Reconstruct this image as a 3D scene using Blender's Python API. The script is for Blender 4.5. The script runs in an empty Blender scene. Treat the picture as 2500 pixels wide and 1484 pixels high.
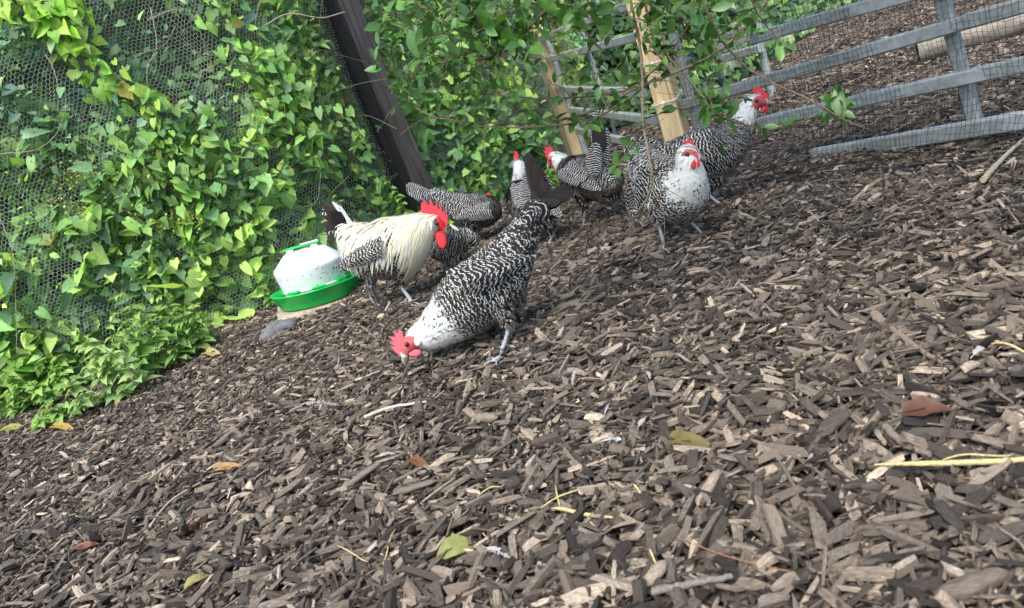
import bpy, math, random
import numpy as np
from math import radians, sin, cos, pi
from mathutils import Vector
from mathutils.bvhtree import BVHTree
rng = np.random.default_rng(7); random.seed(7)
SC = bpy.context.scene; COL = SC.collection

# ------------------------------------------------------------ camera, world, sun
PITCH, ROLL, CAMH, FPX = radians(14.5), radians(19.5), 0.6, 1878.0   # photo measured on a 2500 x 1484 grid
fw = np.array([0, cos(PITCH), -sin(PITCH)]); _R = np.array([1., 0, 0]); _U = np.array([0, sin(PITCH), cos(PITCH)])
RX = _R*cos(ROLL) - _U*sin(ROLL); UX = _R*sin(ROLL) + _U*cos(ROLL); CAM = np.array([0, 0, CAMH])
cd = bpy.data.cameras.new('camera'); cam = bpy.data.objects.new('camera', cd); COL.objects.link(cam)
from mathutils import Matrix
cam.matrix_world = Matrix(((RX[0], UX[0], -fw[0], 0), (RX[1], UX[1], -fw[1], 0), (RX[2], UX[2], -fw[2], CAMH), (0, 0, 0, 1)))
cd.sensor_width = 36; cd.lens = 36*FPX/2500; cd.clip_start = .02; cd.clip_end = 300
cd.dof.use_dof = True; cd.dof.focus_distance = 2.3; cd.dof.aperture_fstop = 9
SC.camera = cam
W = bpy.data.worlds.new('World'); SC.world = W; W.use_nodes = True
SUN_EL, SUN_AZ = radians(58), radians(205)     # behind the camera to the left, veiled by thin cloud
sk = W.node_tree.nodes.new('ShaderNodeTexSky'); sk.sky_type = 'NISHITA'; sk.sun_disc = False
sk.sun_elevation = SUN_EL; sk.sun_rotation = SUN_AZ; sk.air_density = 1.0; sk.dust_density = 3.0; sk.ozone_density = 1
bg = W.node_tree.nodes['Background']; bg.inputs['Strength'].default_value = .15
W.node_tree.links.new(sk.outputs[0], bg.inputs[0])
sd = bpy.data.lights.new('sun', 'SUN'); sd.energy = 1.35; sd.angle = radians(32); sd.color = (1, .96, .89)
so = bpy.data.objects.new('sun', sd); COL.objects.link(so)
so.rotation_euler = Vector((-sin(SUN_AZ)*cos(SUN_EL), -cos(SUN_AZ)*cos(SUN_EL), -sin(SUN_EL))).to_track_quat('-Z', 'Y').to_euler()
SC.view_settings.view_transform = 'Standard'; SC.view_settings.look = 'None'
SC.view_settings.exposure = 1.42; SC.view_settings.gamma = 1
SC.render.engine = 'CYCLES'; SC.cycles.max_bounces = 7

# ------------------------------------------------------------ survey helpers (photo grid point -> place in the world)
def ray(x, y): return fw + RX*((x-1250)/FPX) - UX*((y-742)/FPX)
def P(x, y, d): return CAM + ray(x, y)*d
def gz(x, y):
    return .016*np.sin(x*2.1+.7*y)+.013*np.sin(y*3.3-1.3*x+1)+.009*np.sin(5.1*x+4.3*y)+.005*np.sin(11.3*x-7.1*y) - .005
def G(x, y, dz=0.):
    z = 0.
    for _ in range(4):
        r = ray(x, y); p = CAM + r*((z-CAMH)/r[2]); z = float(gz(p[0], p[1]))+dz
    return p
def depth(p): return float((np.asarray(p)-CAM) @ fw)
def V(x, y, a, b):                               # on the upright plane through ground points a, b
    n = np.array([b[1]-a[1], a[0]-b[0], 0]); r = ray(x, y)
    return CAM + r*(((np.array([a[0], a[1], 0])-CAM) @ n)/(r @ n))
def proj(p):
    q = p-CAM; d = q @ fw; d = np.where(d < .05, .05, d)
    return 1250+FPX*(q @ RX)/d, 742-FPX*(q @ UX)/d, d
def nrm(v): v = np.asarray(v, float); return v/(np.linalg.norm(v, axis=-1, keepdims=True)+1e-12)

# ------------------------------------------------------------ mesh helpers
class MB:
    """collects geometry, links it as one mesh object"""
    def __init__(s): s.v = []; s.f = []; s.n = 0; s.c = []; s.uv = []; s.mi = []; s.sm = []
    def add(s, v, f, c=None, uv=None, mi=0, smooth=True):
        v = np.asarray(v, float).reshape(-1, 3)
        f = [np.asarray(q) + s.n for q in f] if not isinstance(f, np.ndarray) else f + s.n
        s.v.append(v); s.f.append(f); s.n += len(v)
        if c is None: c = np.tile([.5, .5, .5, 1.], (len(v), 1))
        c = np.asarray(c, float)
        if c.ndim == 1: c = np.tile(c, (len(v), 1))
        s.c.append(c); s.uv.append(np.zeros((len(v), 2)) if uv is None else np.asarray(uv, float))
        s.mi.append(mi); s.sm.append(smooth); return s
    def build(s, name, mats, parent=None, origin=None):
        v = np.concatenate(s.v); c = np.concatenate(s.c); uv = np.concatenate(s.uv)
        idx = []; ls = []; mi = []; sm = []
        for f, m, k in zip(s.f, s.mi, s.sm):
            if isinstance(f, np.ndarray):
                idx.append(f.reshape(-1)); ls.append(np.full(len(f), f.shape[1])); q = len(f)
            else:
                for g in f: idx.append(g); ls.append(np.array([len(g)]))
                q = len(f)
            mi.append(np.full(q, m)); sm.append(np.full(q, k))
        idx = np.concatenate(idx).astype(np.int32); ls = np.concatenate(ls).astype(np.int32)
        if origin is not None: v = v-np.asarray(origin)
        me = bpy.data.meshes.new(name)
        me.vertices.add(len(v)); me.vertices.foreach_set('co', v.astype(np.float32).ravel())
        me.loops.add(len(idx)); me.loops.foreach_set('vertex_index', idx)
        me.polygons.add(len(ls)); me.polygons.foreach_set('loop_start', np.concatenate(([0], np.cumsum(ls)[:-1])).astype(np.int32))
        me.polygons.foreach_set('loop_total', ls)
        me.polygons.foreach_set('material_index', np.concatenate(mi).astype(np.int32))
        me.polygons.foreach_set('use_smooth', np.concatenate(sm).astype(bool))
        me.update(calc_edges=True)
        a = me.attributes.new('tint', 'FLOAT_COLOR', 'POINT'); a.data.foreach_set('color', c.astype(np.float32).ravel())
        u = me.uv_layers.new(name='UVMap'); u.data.foreach_set('uv', uv[idx].astype(np.float32).ravel())
        for m in (mats if isinstance(mats, (list, tuple)) else [mats]): me.materials.append(m)
        me.validate()
        o = bpy.data.objects.new(name, me); COL.objects.link(o)
        if parent is not None: o.parent = parent
        elif origin is not None: o.location = origin
        return o
def tag(o, label=None, cat=None, group=None, kind=None):
    if label: o['label'] = label
    if cat: o['category'] = cat
    if group: o['group'] = group
    if kind: o['kind'] = kind
    return o
def thing(name, loc, label, cat, group=None):
    o = bpy.data.objects.new(name, None); o.empty_display_size = .05; COL.objects.link(o)
    o.location = Vector(loc); return tag(o, label, cat, group)
def catmull(pts, n):
    """pts (k,m): smooth curve through them, n samples"""
    p = np.asarray(pts, float); k = len(p)
    q = np.vstack((2*p[0]-p[1], p, 2*p[-1]-p[-2]))
    out = []
    for t in np.linspace(0, k-1-1e-6, n):
        i = int(t); u = t-i; a, b, c, d = q[i], q[i+1], q[i+2], q[i+3]
        out.append(.5*(2*b+(c-a)*u+(2*a-5*b+4*c-d)*u*u+(3*b-a-3*c+d)*u**3))
    return np.array(out)
def tube(mb, pts, rad, sides=6, c=None, cap=True, mi=0, rough=0.):
    p = np.asarray(pts, float); n = len(p); rad = np.broadcast_to(np.asarray(rad, float), (n,))
    t = nrm(np.gradient(p, axis=0)); a = nrm(np.cross(t[0], [.3, .5, .81])); A = []
    for i in range(n):
        a = nrm(a-t[i]*(a @ t[i])); A.append(a)
    A = np.array(A); B = np.cross(t, A)
    th = np.arange(sides)*2*pi/sides
    v = p[:, None]+rad[:, None, None]*(A[:, None]*np.cos(th)[None, :, None]+B[:, None]*np.sin(th)[None, :, None])*(1+rough*rng.uniform(-1, 1, (n, sides, 1)))
    i = np.arange(n-1)[:, None]*sides; j = np.arange(sides)[None]; j2 = (j+1) % sides
    f = np.stack((i+j, i+j2, i+sides+j2, i+sides+j), -1).reshape(-1, 4)
    uv = np.stack(np.broadcast_arrays(th[None]/6.28, np.linspace(0, 1, n)[:, None]), -1).reshape(-1, 2)
    mb.add(v, f, c, uv, mi)
    if cap:
        base = mb.n-n*sides
        mb.f.append([np.arange(sides)[::-1]+base, np.arange(sides)+base+(n-1)*sides]); mb.mi.append(mi); mb.sm.append(False)
def segs(mb, a, b, r, c=None, sides=3):
    """many thin straight struts a->b (N,3) at once"""
    a = np.asarray(a); b = np.asarray(b); t = nrm(b-a); x = nrm(np.cross(t, [.21, .35, .91])); y = np.cross(t, x)
    th = np.arange(sides)*2*pi/sides
    o = r*(x[:, None]*np.cos(th)[None, :, None]+y[:, None]*np.sin(th)[None, :, None])
    v = np.concatenate((a[:, None]+o, b[:, None]+o), 1)
    i = np.arange(len(a))[:, None, None]*2*sides
    q = np.array([[j, (j+1) % sides, sides+(j+1) % sides, sides+j] for j in range(sides)])[None]
    mb.add(v.reshape(-1, 3), (i+q).reshape(-1, 4), c)
def beam(mb, a, b, w, h, up=(0, 0, 1), bev=.003, c=None, mi=0):
    """bevelled rectangular bar from a to b; h along up, w across"""
    a = np.asarray(a, float); b = np.asarray(b, float); t = nrm(b-a); s = nrm(np.cross(t, up)); u = np.cross(s, t)
    w2, h2 = w/2, h/2; e = bev
    pr = [(-w2+e, -h2), (w2-e, -h2), (w2, -h2+e), (w2, h2-e), (w2-e, h2), (-w2+e, h2), (-w2, h2-e), (-w2, -h2+e)]
    L = np.linalg.norm(b-a); k = max(2, int(L/.25)+1)
    v = []
    for i in range(k):
        p = a+(b-a)*i/(k-1)
        v += [p+s*x+u*y for x, y in pr]
    f = [[i*8+j, i*8+(j+1) % 8, i*8+8+(j+1) % 8, i*8+8+j] for i in range(k-1) for j in range(8)]
    uv = [(j/8, i/(k-1)*L) for i in range(k) for j in range(8)]
    mb.add(v, np.array(f), c, uv, mi, False)
    base = mb.n-8*k
    mb.f.append([np.arange(8)[::-1]+base, np.arange(8)+base+8*(k-1)]); mb.mi.append(mi); mb.sm.append(False)
def lathe(mb, prof, n=48, c=None, mi=0, smooth=True, fr=None):
    """prof list of (r,z); fr = (origin, x, y, z axes)"""
    o, X, Y, Z = fr; th = np.arange(n)*2*pi/n
    v = np.array([[o+X*r*cos(t)+Y*r*sin(t)+Z*z for t in th] for r, z in prof]).reshape(-1, 3)
    i = np.arange(len(prof)-1)[:, None]*n; j = np.arange(n)[None]; j2 = (j+1) % n
    mb.add(v, np.stack((i+j, i+j2, i+n+j2, i+n+j), -1).reshape(-1, 4), c, None, mi, smooth)
def ellipsoid(mb, c0, ax, c=None, n=16, m=10, mi=0):
    ax = np.asarray(ax, float)
    ph = np.linspace(.001, pi-.001, m); th = np.arange(n)*2*pi/n
    v = np.array([[c0+ax[0]*sin(p)*cos(t)+ax[1]*sin(p)*sin(t)+ax[2]*cos(p) for t in th] for p in ph]).reshape(-1, 3)
    i = np.arange(m-1)[:, None]*n; j = np.arange(n)[None]; j2 = (j+1) % n
    mb.add(v, np.stack((i+j, i+j2, i+n+j2, i+n+j), -1).reshape(-1, 4), c, None, mi)
# strip templates: rows of (v, half width, edge lag); used for feathers and leaves
T_BODY = [(0, .45, 0), (.3, .9, 0), (.6, 1, .0), (.85, .85, .03), (1, .3, .05)]
T_LONG = [(0, .5, 0), (.14, .8, 0), (.3, .95, 0), (.45, 1, 0), (.6, 1, 0), (.75, .95, 0), (.88, .75, .01), (.97, .4, .01), (1, .12, 0)]
T_HACK = [(0, .6, 0), (.2, .9, 0), (.4, 1, 0), (.6, .9, 0), (.8, .6, 0), (1, .08, 0)]
T_HEART = [(0, .34, .2), (.05, .72, .22), (.16, .98, .16), (.34, 1.0, .05), (.55, .80, 0), (.75, .46, 0), (.9, .17, 0), (1, .01, 0)]
T_OVAL = [(0, .08, 0), (.15, .62, 0), (.35, .97, 0), (.6, .95, 0), (.82, .55, 0), (1, .03, 0)]
T_IVY = [(0, .3, .12), (.07, .8, .17), (.2, .82, .08), (.38, .98, -.01), (.58, .64, 0), (.8, .34, 0), (1, .03, 0)]
T_NET = [(0, .5, .05), (.07, .9, .06), (.12, .75, .0), (.22, 1, .04), (.28, .8, 0), (.38, .95, .04), (.44, .72, 0), (.54, .8, .03), (.6, .58, 0), (.7, .58, .03), (.76, .38, 0), (.88, .26, .02), (1, .02, 0)]
def strips(mb, o, d, n, L, Wd, T, c, fold=.25, curl=.1, lift=0., uvl=None, mi=0):
    """one ribbon leaf/feather per row of o: direction d, surface normal n, length L, half width Wd"""
    o = np.asarray(o); N = len(o)
    if N == 0: return
    d = nrm(d); s = nrm(np.cross(d, n)); n = np.cross(s, d)
    T = np.array(T); k = len(T); L = np.broadcast_to(L, (N,)); Wd = np.broadcast_to(Wd, (N,)); curl = np.broadcast_to(curl, (N,))
    v = np.zeros((N, k, 3, 3)); uv = np.zeros((N, k, 3, 2))
    for ui, u in enumerate((-1, 0, 1)):
        vv = T[:, 0]-abs(u)*T[:, 2]
        v[:, :, ui] = (o[:, None]+d[:, None]*(L[:, None]*vv)[..., None]+s[:, None]*(Wd[:, None]*T[:, 1]*u)[..., None]
                       + n[:, None]*((lift*L[:, None]*vv-curl[:, None]*L[:, None]*vv**2+fold*Wd[:, None]*T[:, 1]*abs(u)))[..., None])
        uv[:, :, ui, 0] = u*T[:, 1]; uv[:, :, ui, 1] = vv*(1 if uvl is None else np.broadcast_to(uvl, (N,))[:, None])
    _emit(mb, v, uv, c, k, mi)
def _emit(mb, v, uv, c, k, mi=0):
    N = len(v)
    q = np.array([[3*r+j, 3*r+j+1, 3*r+j+4, 3*r+j+3] for r in range(k-1) for j in (0, 1)])
    f = (np.arange(N)[:, None, None]*3*k+q[None]).reshape(-1, 4)
    c = np.asarray(c, float); c = np.broadcast_to(c, (N, 4)) if c.ndim == 1 else c
    mb.add(v.reshape(-1, 3), f, np.repeat(c, 3*k, 0), uv.reshape(-1, 2), mi)

# ------------------------------------------------------------ materials
def mat(name, rough=.6, spec=.5):
    m = bpy.data.materials.new(name); m.use_nodes = True; t = m.node_tree; b = t.nodes['Principled BSDF']
    b.inputs['Roughness'].default_value = rough; b.inputs['Specular IOR Level'].default_value = spec
    return m, t, b
def nd(t, ty, **k):
    n = t.nodes.new(ty)
    for a, v in k.items():
        if a == 'inp':
            for i, x in v.items(): n.inputs[i].default_value = x
        else: setattr(n, a, v)
    return n
def math_(t, op, a, b=None, c=None, clamp=False):
    n = t.nodes.new('ShaderNodeMath'); n.operation = op; n.use_clamp = clamp
    for i, x in enumerate((a, b, c)):
        if x is None: continue
        if isinstance(x, (int, float)): n.inputs[i].default_value = x
        else: t.links.new(x, n.inputs[i])
    return n.outputs[0]
def mixc(t, f, a, b, bt='MIX'):
    n = t.nodes.new('ShaderNodeMix'); n.data_type = 'RGBA'; n.blend_type = bt
    for i, x in ((0, f), (6, a), (7, b)):
        if isinstance(x, (int, float)): n.inputs[i].default_value = x
        elif isinstance(x, tuple): n.inputs[i].default_value = (*x, 1) if len(x) == 3 else x
        else: t.links.new(x, n.inputs[i])
    return n.outputs[2]
def noise(t, vec, scale, det=4, rough=.6, dist=0):
    n = nd(t, 'ShaderNodeTexNoise', inp={'Scale': scale, 'Detail': det, 'Roughness': rough, 'Distortion': dist})
    if vec is not None: t.links.new(vec, n.inputs['Vector'])
    return n.outputs['Fac']
def ramp(t, f, stops):
    n = t.nodes.new('ShaderNodeValToRGB'); e = n.color_ramp.elements
    while len(e) < len(stops): e.new(.5)
    for x, (p, c) in zip(e, stops): x.position = p; x.color = (*c, 1)
    t.links.new(f, n.inputs[0]); return n.outputs[0]
def bump(t, b, h, s=.5, dist=.002):
    n = nd(t, 'ShaderNodeBump', inp={'Strength': s, 'Distance': dist}); t.links.new(h, n.inputs['Height']); t.links.new(n.outputs[0], b.inputs['Normal'])
def obj_vec(t, scale=(1, 1, 1)):
    c = t.nodes.new('ShaderNodeTexCoord'); m = nd(t, 'ShaderNodeMapping'); m.inputs['Scale'].default_value = scale
    t.links.new(c.outputs['Object'], m.inputs[0]); return m.outputs[0]
def uv_vec(t, scale=(1, 1, 1)):
    c = t.nodes.new('ShaderNodeTexCoord'); m = nd(t, 'ShaderNodeMapping'); m.inputs['Scale'].default_value = scale
    t.links.new(c.outputs['UV'], m.inputs[0]); return m.outputs[0]
def attr(t, name='tint'):
    a = nd(t, 'ShaderNodeAttribute', attribute_name=name); return a.outputs['Color'], a.outputs['Alpha']
def sep(t, c):
    s = t.nodes.new('ShaderNodeSeparateColor'); t.links.new(c, s.inputs[0]); return s.outputs
M = {}
def build_mats():
    # wood chips: grey-brown fibrous wood, tint.r brightness, .g hue
    m, t, b = mat('chip', .82, .3); c, _ = attr(t); s = sep(t, c)
    base = ramp(t, s[0], [(0, (.020, .017, .015)), (.32, (.078, .065, .051)), (.7, (.20, .166, .127)), (1, (.44, .36, .27))])
    base = mixc(t, s[1], base, mixc(t, 1., base, (.93, .98, 1.06), 'MULTIPLY'))
    fib = noise(t, uv_vec(t, (5, .55, 1)), 3, 5, .75)
    base = mixc(t, 1., base, ramp(t, fib, [(.28, (.36, .36, .38)), (.5, (.95, .93, .9)), (.72, (1.9, 1.8, 1.65))]), 'MULTIPLY')
    t.links.new(base, b.inputs[0]); bump(t, b, fib, .9, .0025); M['chip'] = m
    # soil under the chips
    m, t, b = mat('soil', .95, .2); v = obj_vec(t)
    f = noise(t, v, 60, 8, .75); base = ramp(t, f, [(.3, (.004, .0035, .003)), (.5, (.020, .016, .012)), (.75, (.08, .062, .045))])
    t.links.new(base, b.inputs[0]); bump(t, b, f, 1, .012); M['soil'] = m
    # generic tinted
    for nm, ro, sc, lo, hi in (('twig', .8, 220, .5, 1.45), ('stone', .9, 45, .55, 1.5), ('skin', .5, 420, .55, 1.4), ('plain', .6, 30, .85, 1.12)):
        m, t, b = mat(nm, ro, .35); c, _ = attr(t); f = noise(t, obj_vec(t), sc, 6, .7)
        t.links.new(mixc(t, 1., c, ramp(t, f, [(.3, (lo,)*3), (.7, (hi,)*3)]), 'MULTIPLY'), b.inputs[0]); bump(t, b, f, .5, .002); M[nm] = m
    b = M['skin'].node_tree.nodes['Principled BSDF']; b.inputs['Subsurface Weight'].default_value = .15; b.inputs['Subsurface Radius'].default_value = (.006, .002, .001)
    # timber: tint colour, grain along the bar (uv.y metres)
    for nm, ro in (('timber', .7), ('tarred', .6)):
        m, t, b = mat(nm, ro, .35); c, _ = attr(t)
        g = noise(t, obj_vec(t, (1, 1, .045)), 95 if nm == 'timber' else 55, 5, .65, .6); g2 = noise(t, obj_vec(t, (1, 1, .3)), 9, 4)
        col = mixc(t, 1., c, ramp(t, g, [(.3, (.62, .55, .5) if nm == 'timber' else (.3, .3, .3)), (.5, (1, 1, 1)), (.7, (1.15, 1.12, 1.08) if nm == 'timber' else (2.0, 1.9, 1.8))]), 'MULTIPLY')
        col = mixc(t, 1., col, ramp(t, g2, [(.3, (.72, .72, .72)), (.7, (1.2, 1.2, 1.2))]), 'MULTIPLY')
        t.links.new(col, b.inputs[0]); bump(t, b, g, .5, .003); M[nm] = m
    # painted grey-green rail, weathered
    m, t, b = mat('rail', .55, .4); f = noise(t, obj_vec(t), 35, 7, .7); g = noise(t, obj_vec(t), 4, 5, .6)
    col = ramp(t, f, [(.25, (.16, .185, .19)), (.5, (.29, .325, .325)), (.78, (.43, .46, .455))])
    col = mixc(t, 1., col, ramp(t, g, [(.3, (.75, .74, .7)), (.7, (1.15, 1.15, 1.15))]), 'MULTIPLY')
    t.links.new(col, b.inputs[0]); bump(t, b, f, .25, .002); b.inputs['Metallic'].default_value = .1; M['rail'] = m
    m, t, b = mat('wire', .38, .6); c, _ = attr(t); t.links.new(c, b.inputs[0]); b.inputs['Metallic'].default_value = .0; M['wire'] = m
    m, t, b = mat('net', .6, .3); b.inputs[0].default_value = (.012, .013, .016, 1); M['net'] = m
    # leaves: tint colour with veins, translucent
    for nm, ro in (('leaf', .5), ('gloss_leaf', .33)):
        m, t, b = mat(nm, ro, .45); c, _ = attr(t); uvc = t.nodes.new('ShaderNodeTexCoord'); sx = t.nodes.new('ShaderNodeSeparateXYZ'); t.links.new(uvc.outputs['UV'], sx.inputs[0])
        ax = math_(t, 'ABSOLUTE', sx.outputs[0])
        rib = math_(t, 'LESS_THAN', ax, .05)
        ph = math_(t, 'SUBTRACT', math_(t, 'MULTIPLY', sx.outputs[1], 7), math_(t, 'MULTIPLY', ax, 2.2))
        vein = math_(t, 'LESS_THAN', math_(t, 'FRACT', ph), .12)
        f = noise(t, obj_vec(t), 55, 5, .7)
        col = mixc(t, 1., c, ramp(t, f, [(.3, (.7, .75, .7)), (.7, (1.25, 1.2, 1.2))]), 'MULTIPLY')
        col = mixc(t, math_(t, 'MULTIPLY', math_(t, 'MAXIMUM', rib, vein), .2), col, mixc(t, 1., c, (1.8, 1.6, 1.8), 'MULTIPLY'))
        t.links.new(col, b.inputs[0]); bump(t, b, math_(t, 'ADD', vein, f), .35, .002)
        tr = t.nodes.new('ShaderNodeBsdfTranslucent'); t.links.new(mixc(t, 1., col, (1.3, 1.4, .65), 'MULTIPLY'), tr.inputs[0])
        mx = t.nodes.new('ShaderNodeMixShader'); mx.inputs[0].default_value = .38 if nm == 'leaf' else .25
        t.links.new(b.outputs[0], mx.inputs[1]); t.links.new(tr.outputs[0], mx.inputs[2])
        t.links.new(mx.outputs[0], t.nodes['Material Output'].inputs[0]); M[nm] = m
    # feather: tint r=white amount g=random b=fluff a=yellow ; uv = across, bars along
    m, t, b = mat('feather', .7, .25); c, al = attr(t); s = sep(t, c)
    uvc = t.nodes.new('ShaderNodeTexCoord'); sx = t.nodes.new('ShaderNodeSeparateXYZ'); t.links.new(uvc.outputs['UV'], sx.inputs[0])
    u, v = sx.outputs[0], sx.outputs[1]
    wob = math_(t, 'MULTIPLY', math_(t, 'SUBTRACT', noise(t, obj_vec(t), 150, 3, .6), .5), 1.1)
    ph = math_(t, 'ADD', math_(t, 'ADD', v, math_(t, 'MULTIPLY', math_(t, 'MULTIPLY', u, u), .55)), math_(t, 'ADD', wob, math_(t, 'MULTIPLY', s[1], .5)))
    s0 = nd(t, 'ShaderNodeAttribute', attribute_name='tint'); sq = t.nodes.new('ShaderNodeSeparateColor'); t.links.new(s0.outputs['Color'], sq.inputs[0]); s0 = sq.outputs[0]
    tri = math_(t, 'ABSOLUTE', math_(t, 'SUBTRACT', math_(t, 'FRACT', ph), .5))
    bar = math_(t, 'SUBTRACT', 1, math_(t, 'MULTIPLY', math_(t, 'SUBTRACT', tri, .055), 11), None, True)
    bar = math_(t, 'MULTIPLY', math_(t, 'MULTIPLY', bar, 1, None, True), math_(t, 'GREATER_THAN', s0, -.3))
    spk = noise(t, obj_vec(t), 130, 2, .5)
    thr = math_(t, 'ADD', math_(t, 'MULTIPLY', s[0], .95), -.33)
    wh = math_(t, 'MULTIPLY', math_(t, 'ADD', math_(t, 'SUBTRACT', thr, math_(t, 'MULTIPLY', spk, .75)), .18), 9, None, True)
    white = mixc(t, al, (.57, .60, .60), (.76, .68, .42))
    barb = noise(t, uv_vec(t, (9, .6, 1)), 4, 3, .6)
    white = mixc(t, 1., white, ramp(t, barb, [(.3, (.74, .74, .72)), (.65, (1.12, 1.12, 1.12))]), 'MULTIPLY')
    dark = mixc(t, s[1], (.008, .0065, .006), (.024, .017, .013))
    ff = math_(t, 'MAXIMUM', bar, wh)
    col = mixc(t, ff, dark, white)
    col = mixc(t, s[2], col, mixc(t, barb, (.07, .055, .045), (.26, .22, .18)))
    t.links.new(col, b.inputs[0]); bump(t, b, barb, .3, .001); b.inputs['Sheen Weight'].default_value = .12
    M['feather'] = m
    m, t, b = mat('eye', .08, .6); c, _ = attr(t); t.links.new(c, b.inputs[0]); M['eye'] = m
    m, t, b = mat('bird_body', .7, .3); c, _ = attr(t); f = noise(t, obj_vec(t), 300, 4, .6)
    t.links.new(mixc(t, 1., c, ramp(t, f, [(.3, (.7, .7, .7)), (.7, (1.3, 1.3, 1.3))]), 'MULTIPLY'), b.inputs[0]); bump(t, b, f, .6, .0015); M['bird_body'] = m
    # plastic drinker: tint with dirt flecks
    m, t, b = mat('plastic', .33, .5); c, al = attr(t)
    f = noise(t, obj_vec(t), 75, 2, .5); g = noise(t, obj_vec(t), 16, 5, .7)
    fleck = math_(t, 'MULTIPLY', math_(t, 'MULTIPLY', math_(t, 'GREATER_THAN', f, .665), al), .8)
    col = mixc(t, fleck, mixc(t, 1., c, ramp(t, g, [(.35, (.86, .85, .82)), (.6, (1, 1, 1))]), 'MULTIPLY'), (.16, .12, .08))
    t.links.new(col, b.inputs[0]); b.inputs['Subsurface Weight'].default_value = .05; M['plastic'] = m
    m, t, b = mat('log_wood', .85, .2); c, _ = attr(t); f = noise(t, obj_vec(t, (.16, 1, 1)), 26, 6, .7)
    t.links.new(mixc(t, 1., c, ramp(t, f, [(.3, (.5, .48, .45)), (.65, (1.2, 1.18, 1.12))]), 'MULTIPLY'), b.inputs[0]); bump(t, b, f, .6, .01); M['log_wood'] = m
build_mats()
def jit(c, n, a=.2, b=.08):
    """n colours around c"""
    k = rng.uniform(1-a, 1+a, (n, 1))*(1+rng.uniform(-b, b, (n, 3))); return np.hstack((np.clip(np.array(c)[None]*k, 0, 1), np.ones((n, 1))))
GREENS = np.array([(.13, .25, .07), (.085, .19, .06), (.06, .14, .06), (.18, .30, .08), (.05, .11, .06)])

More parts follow.
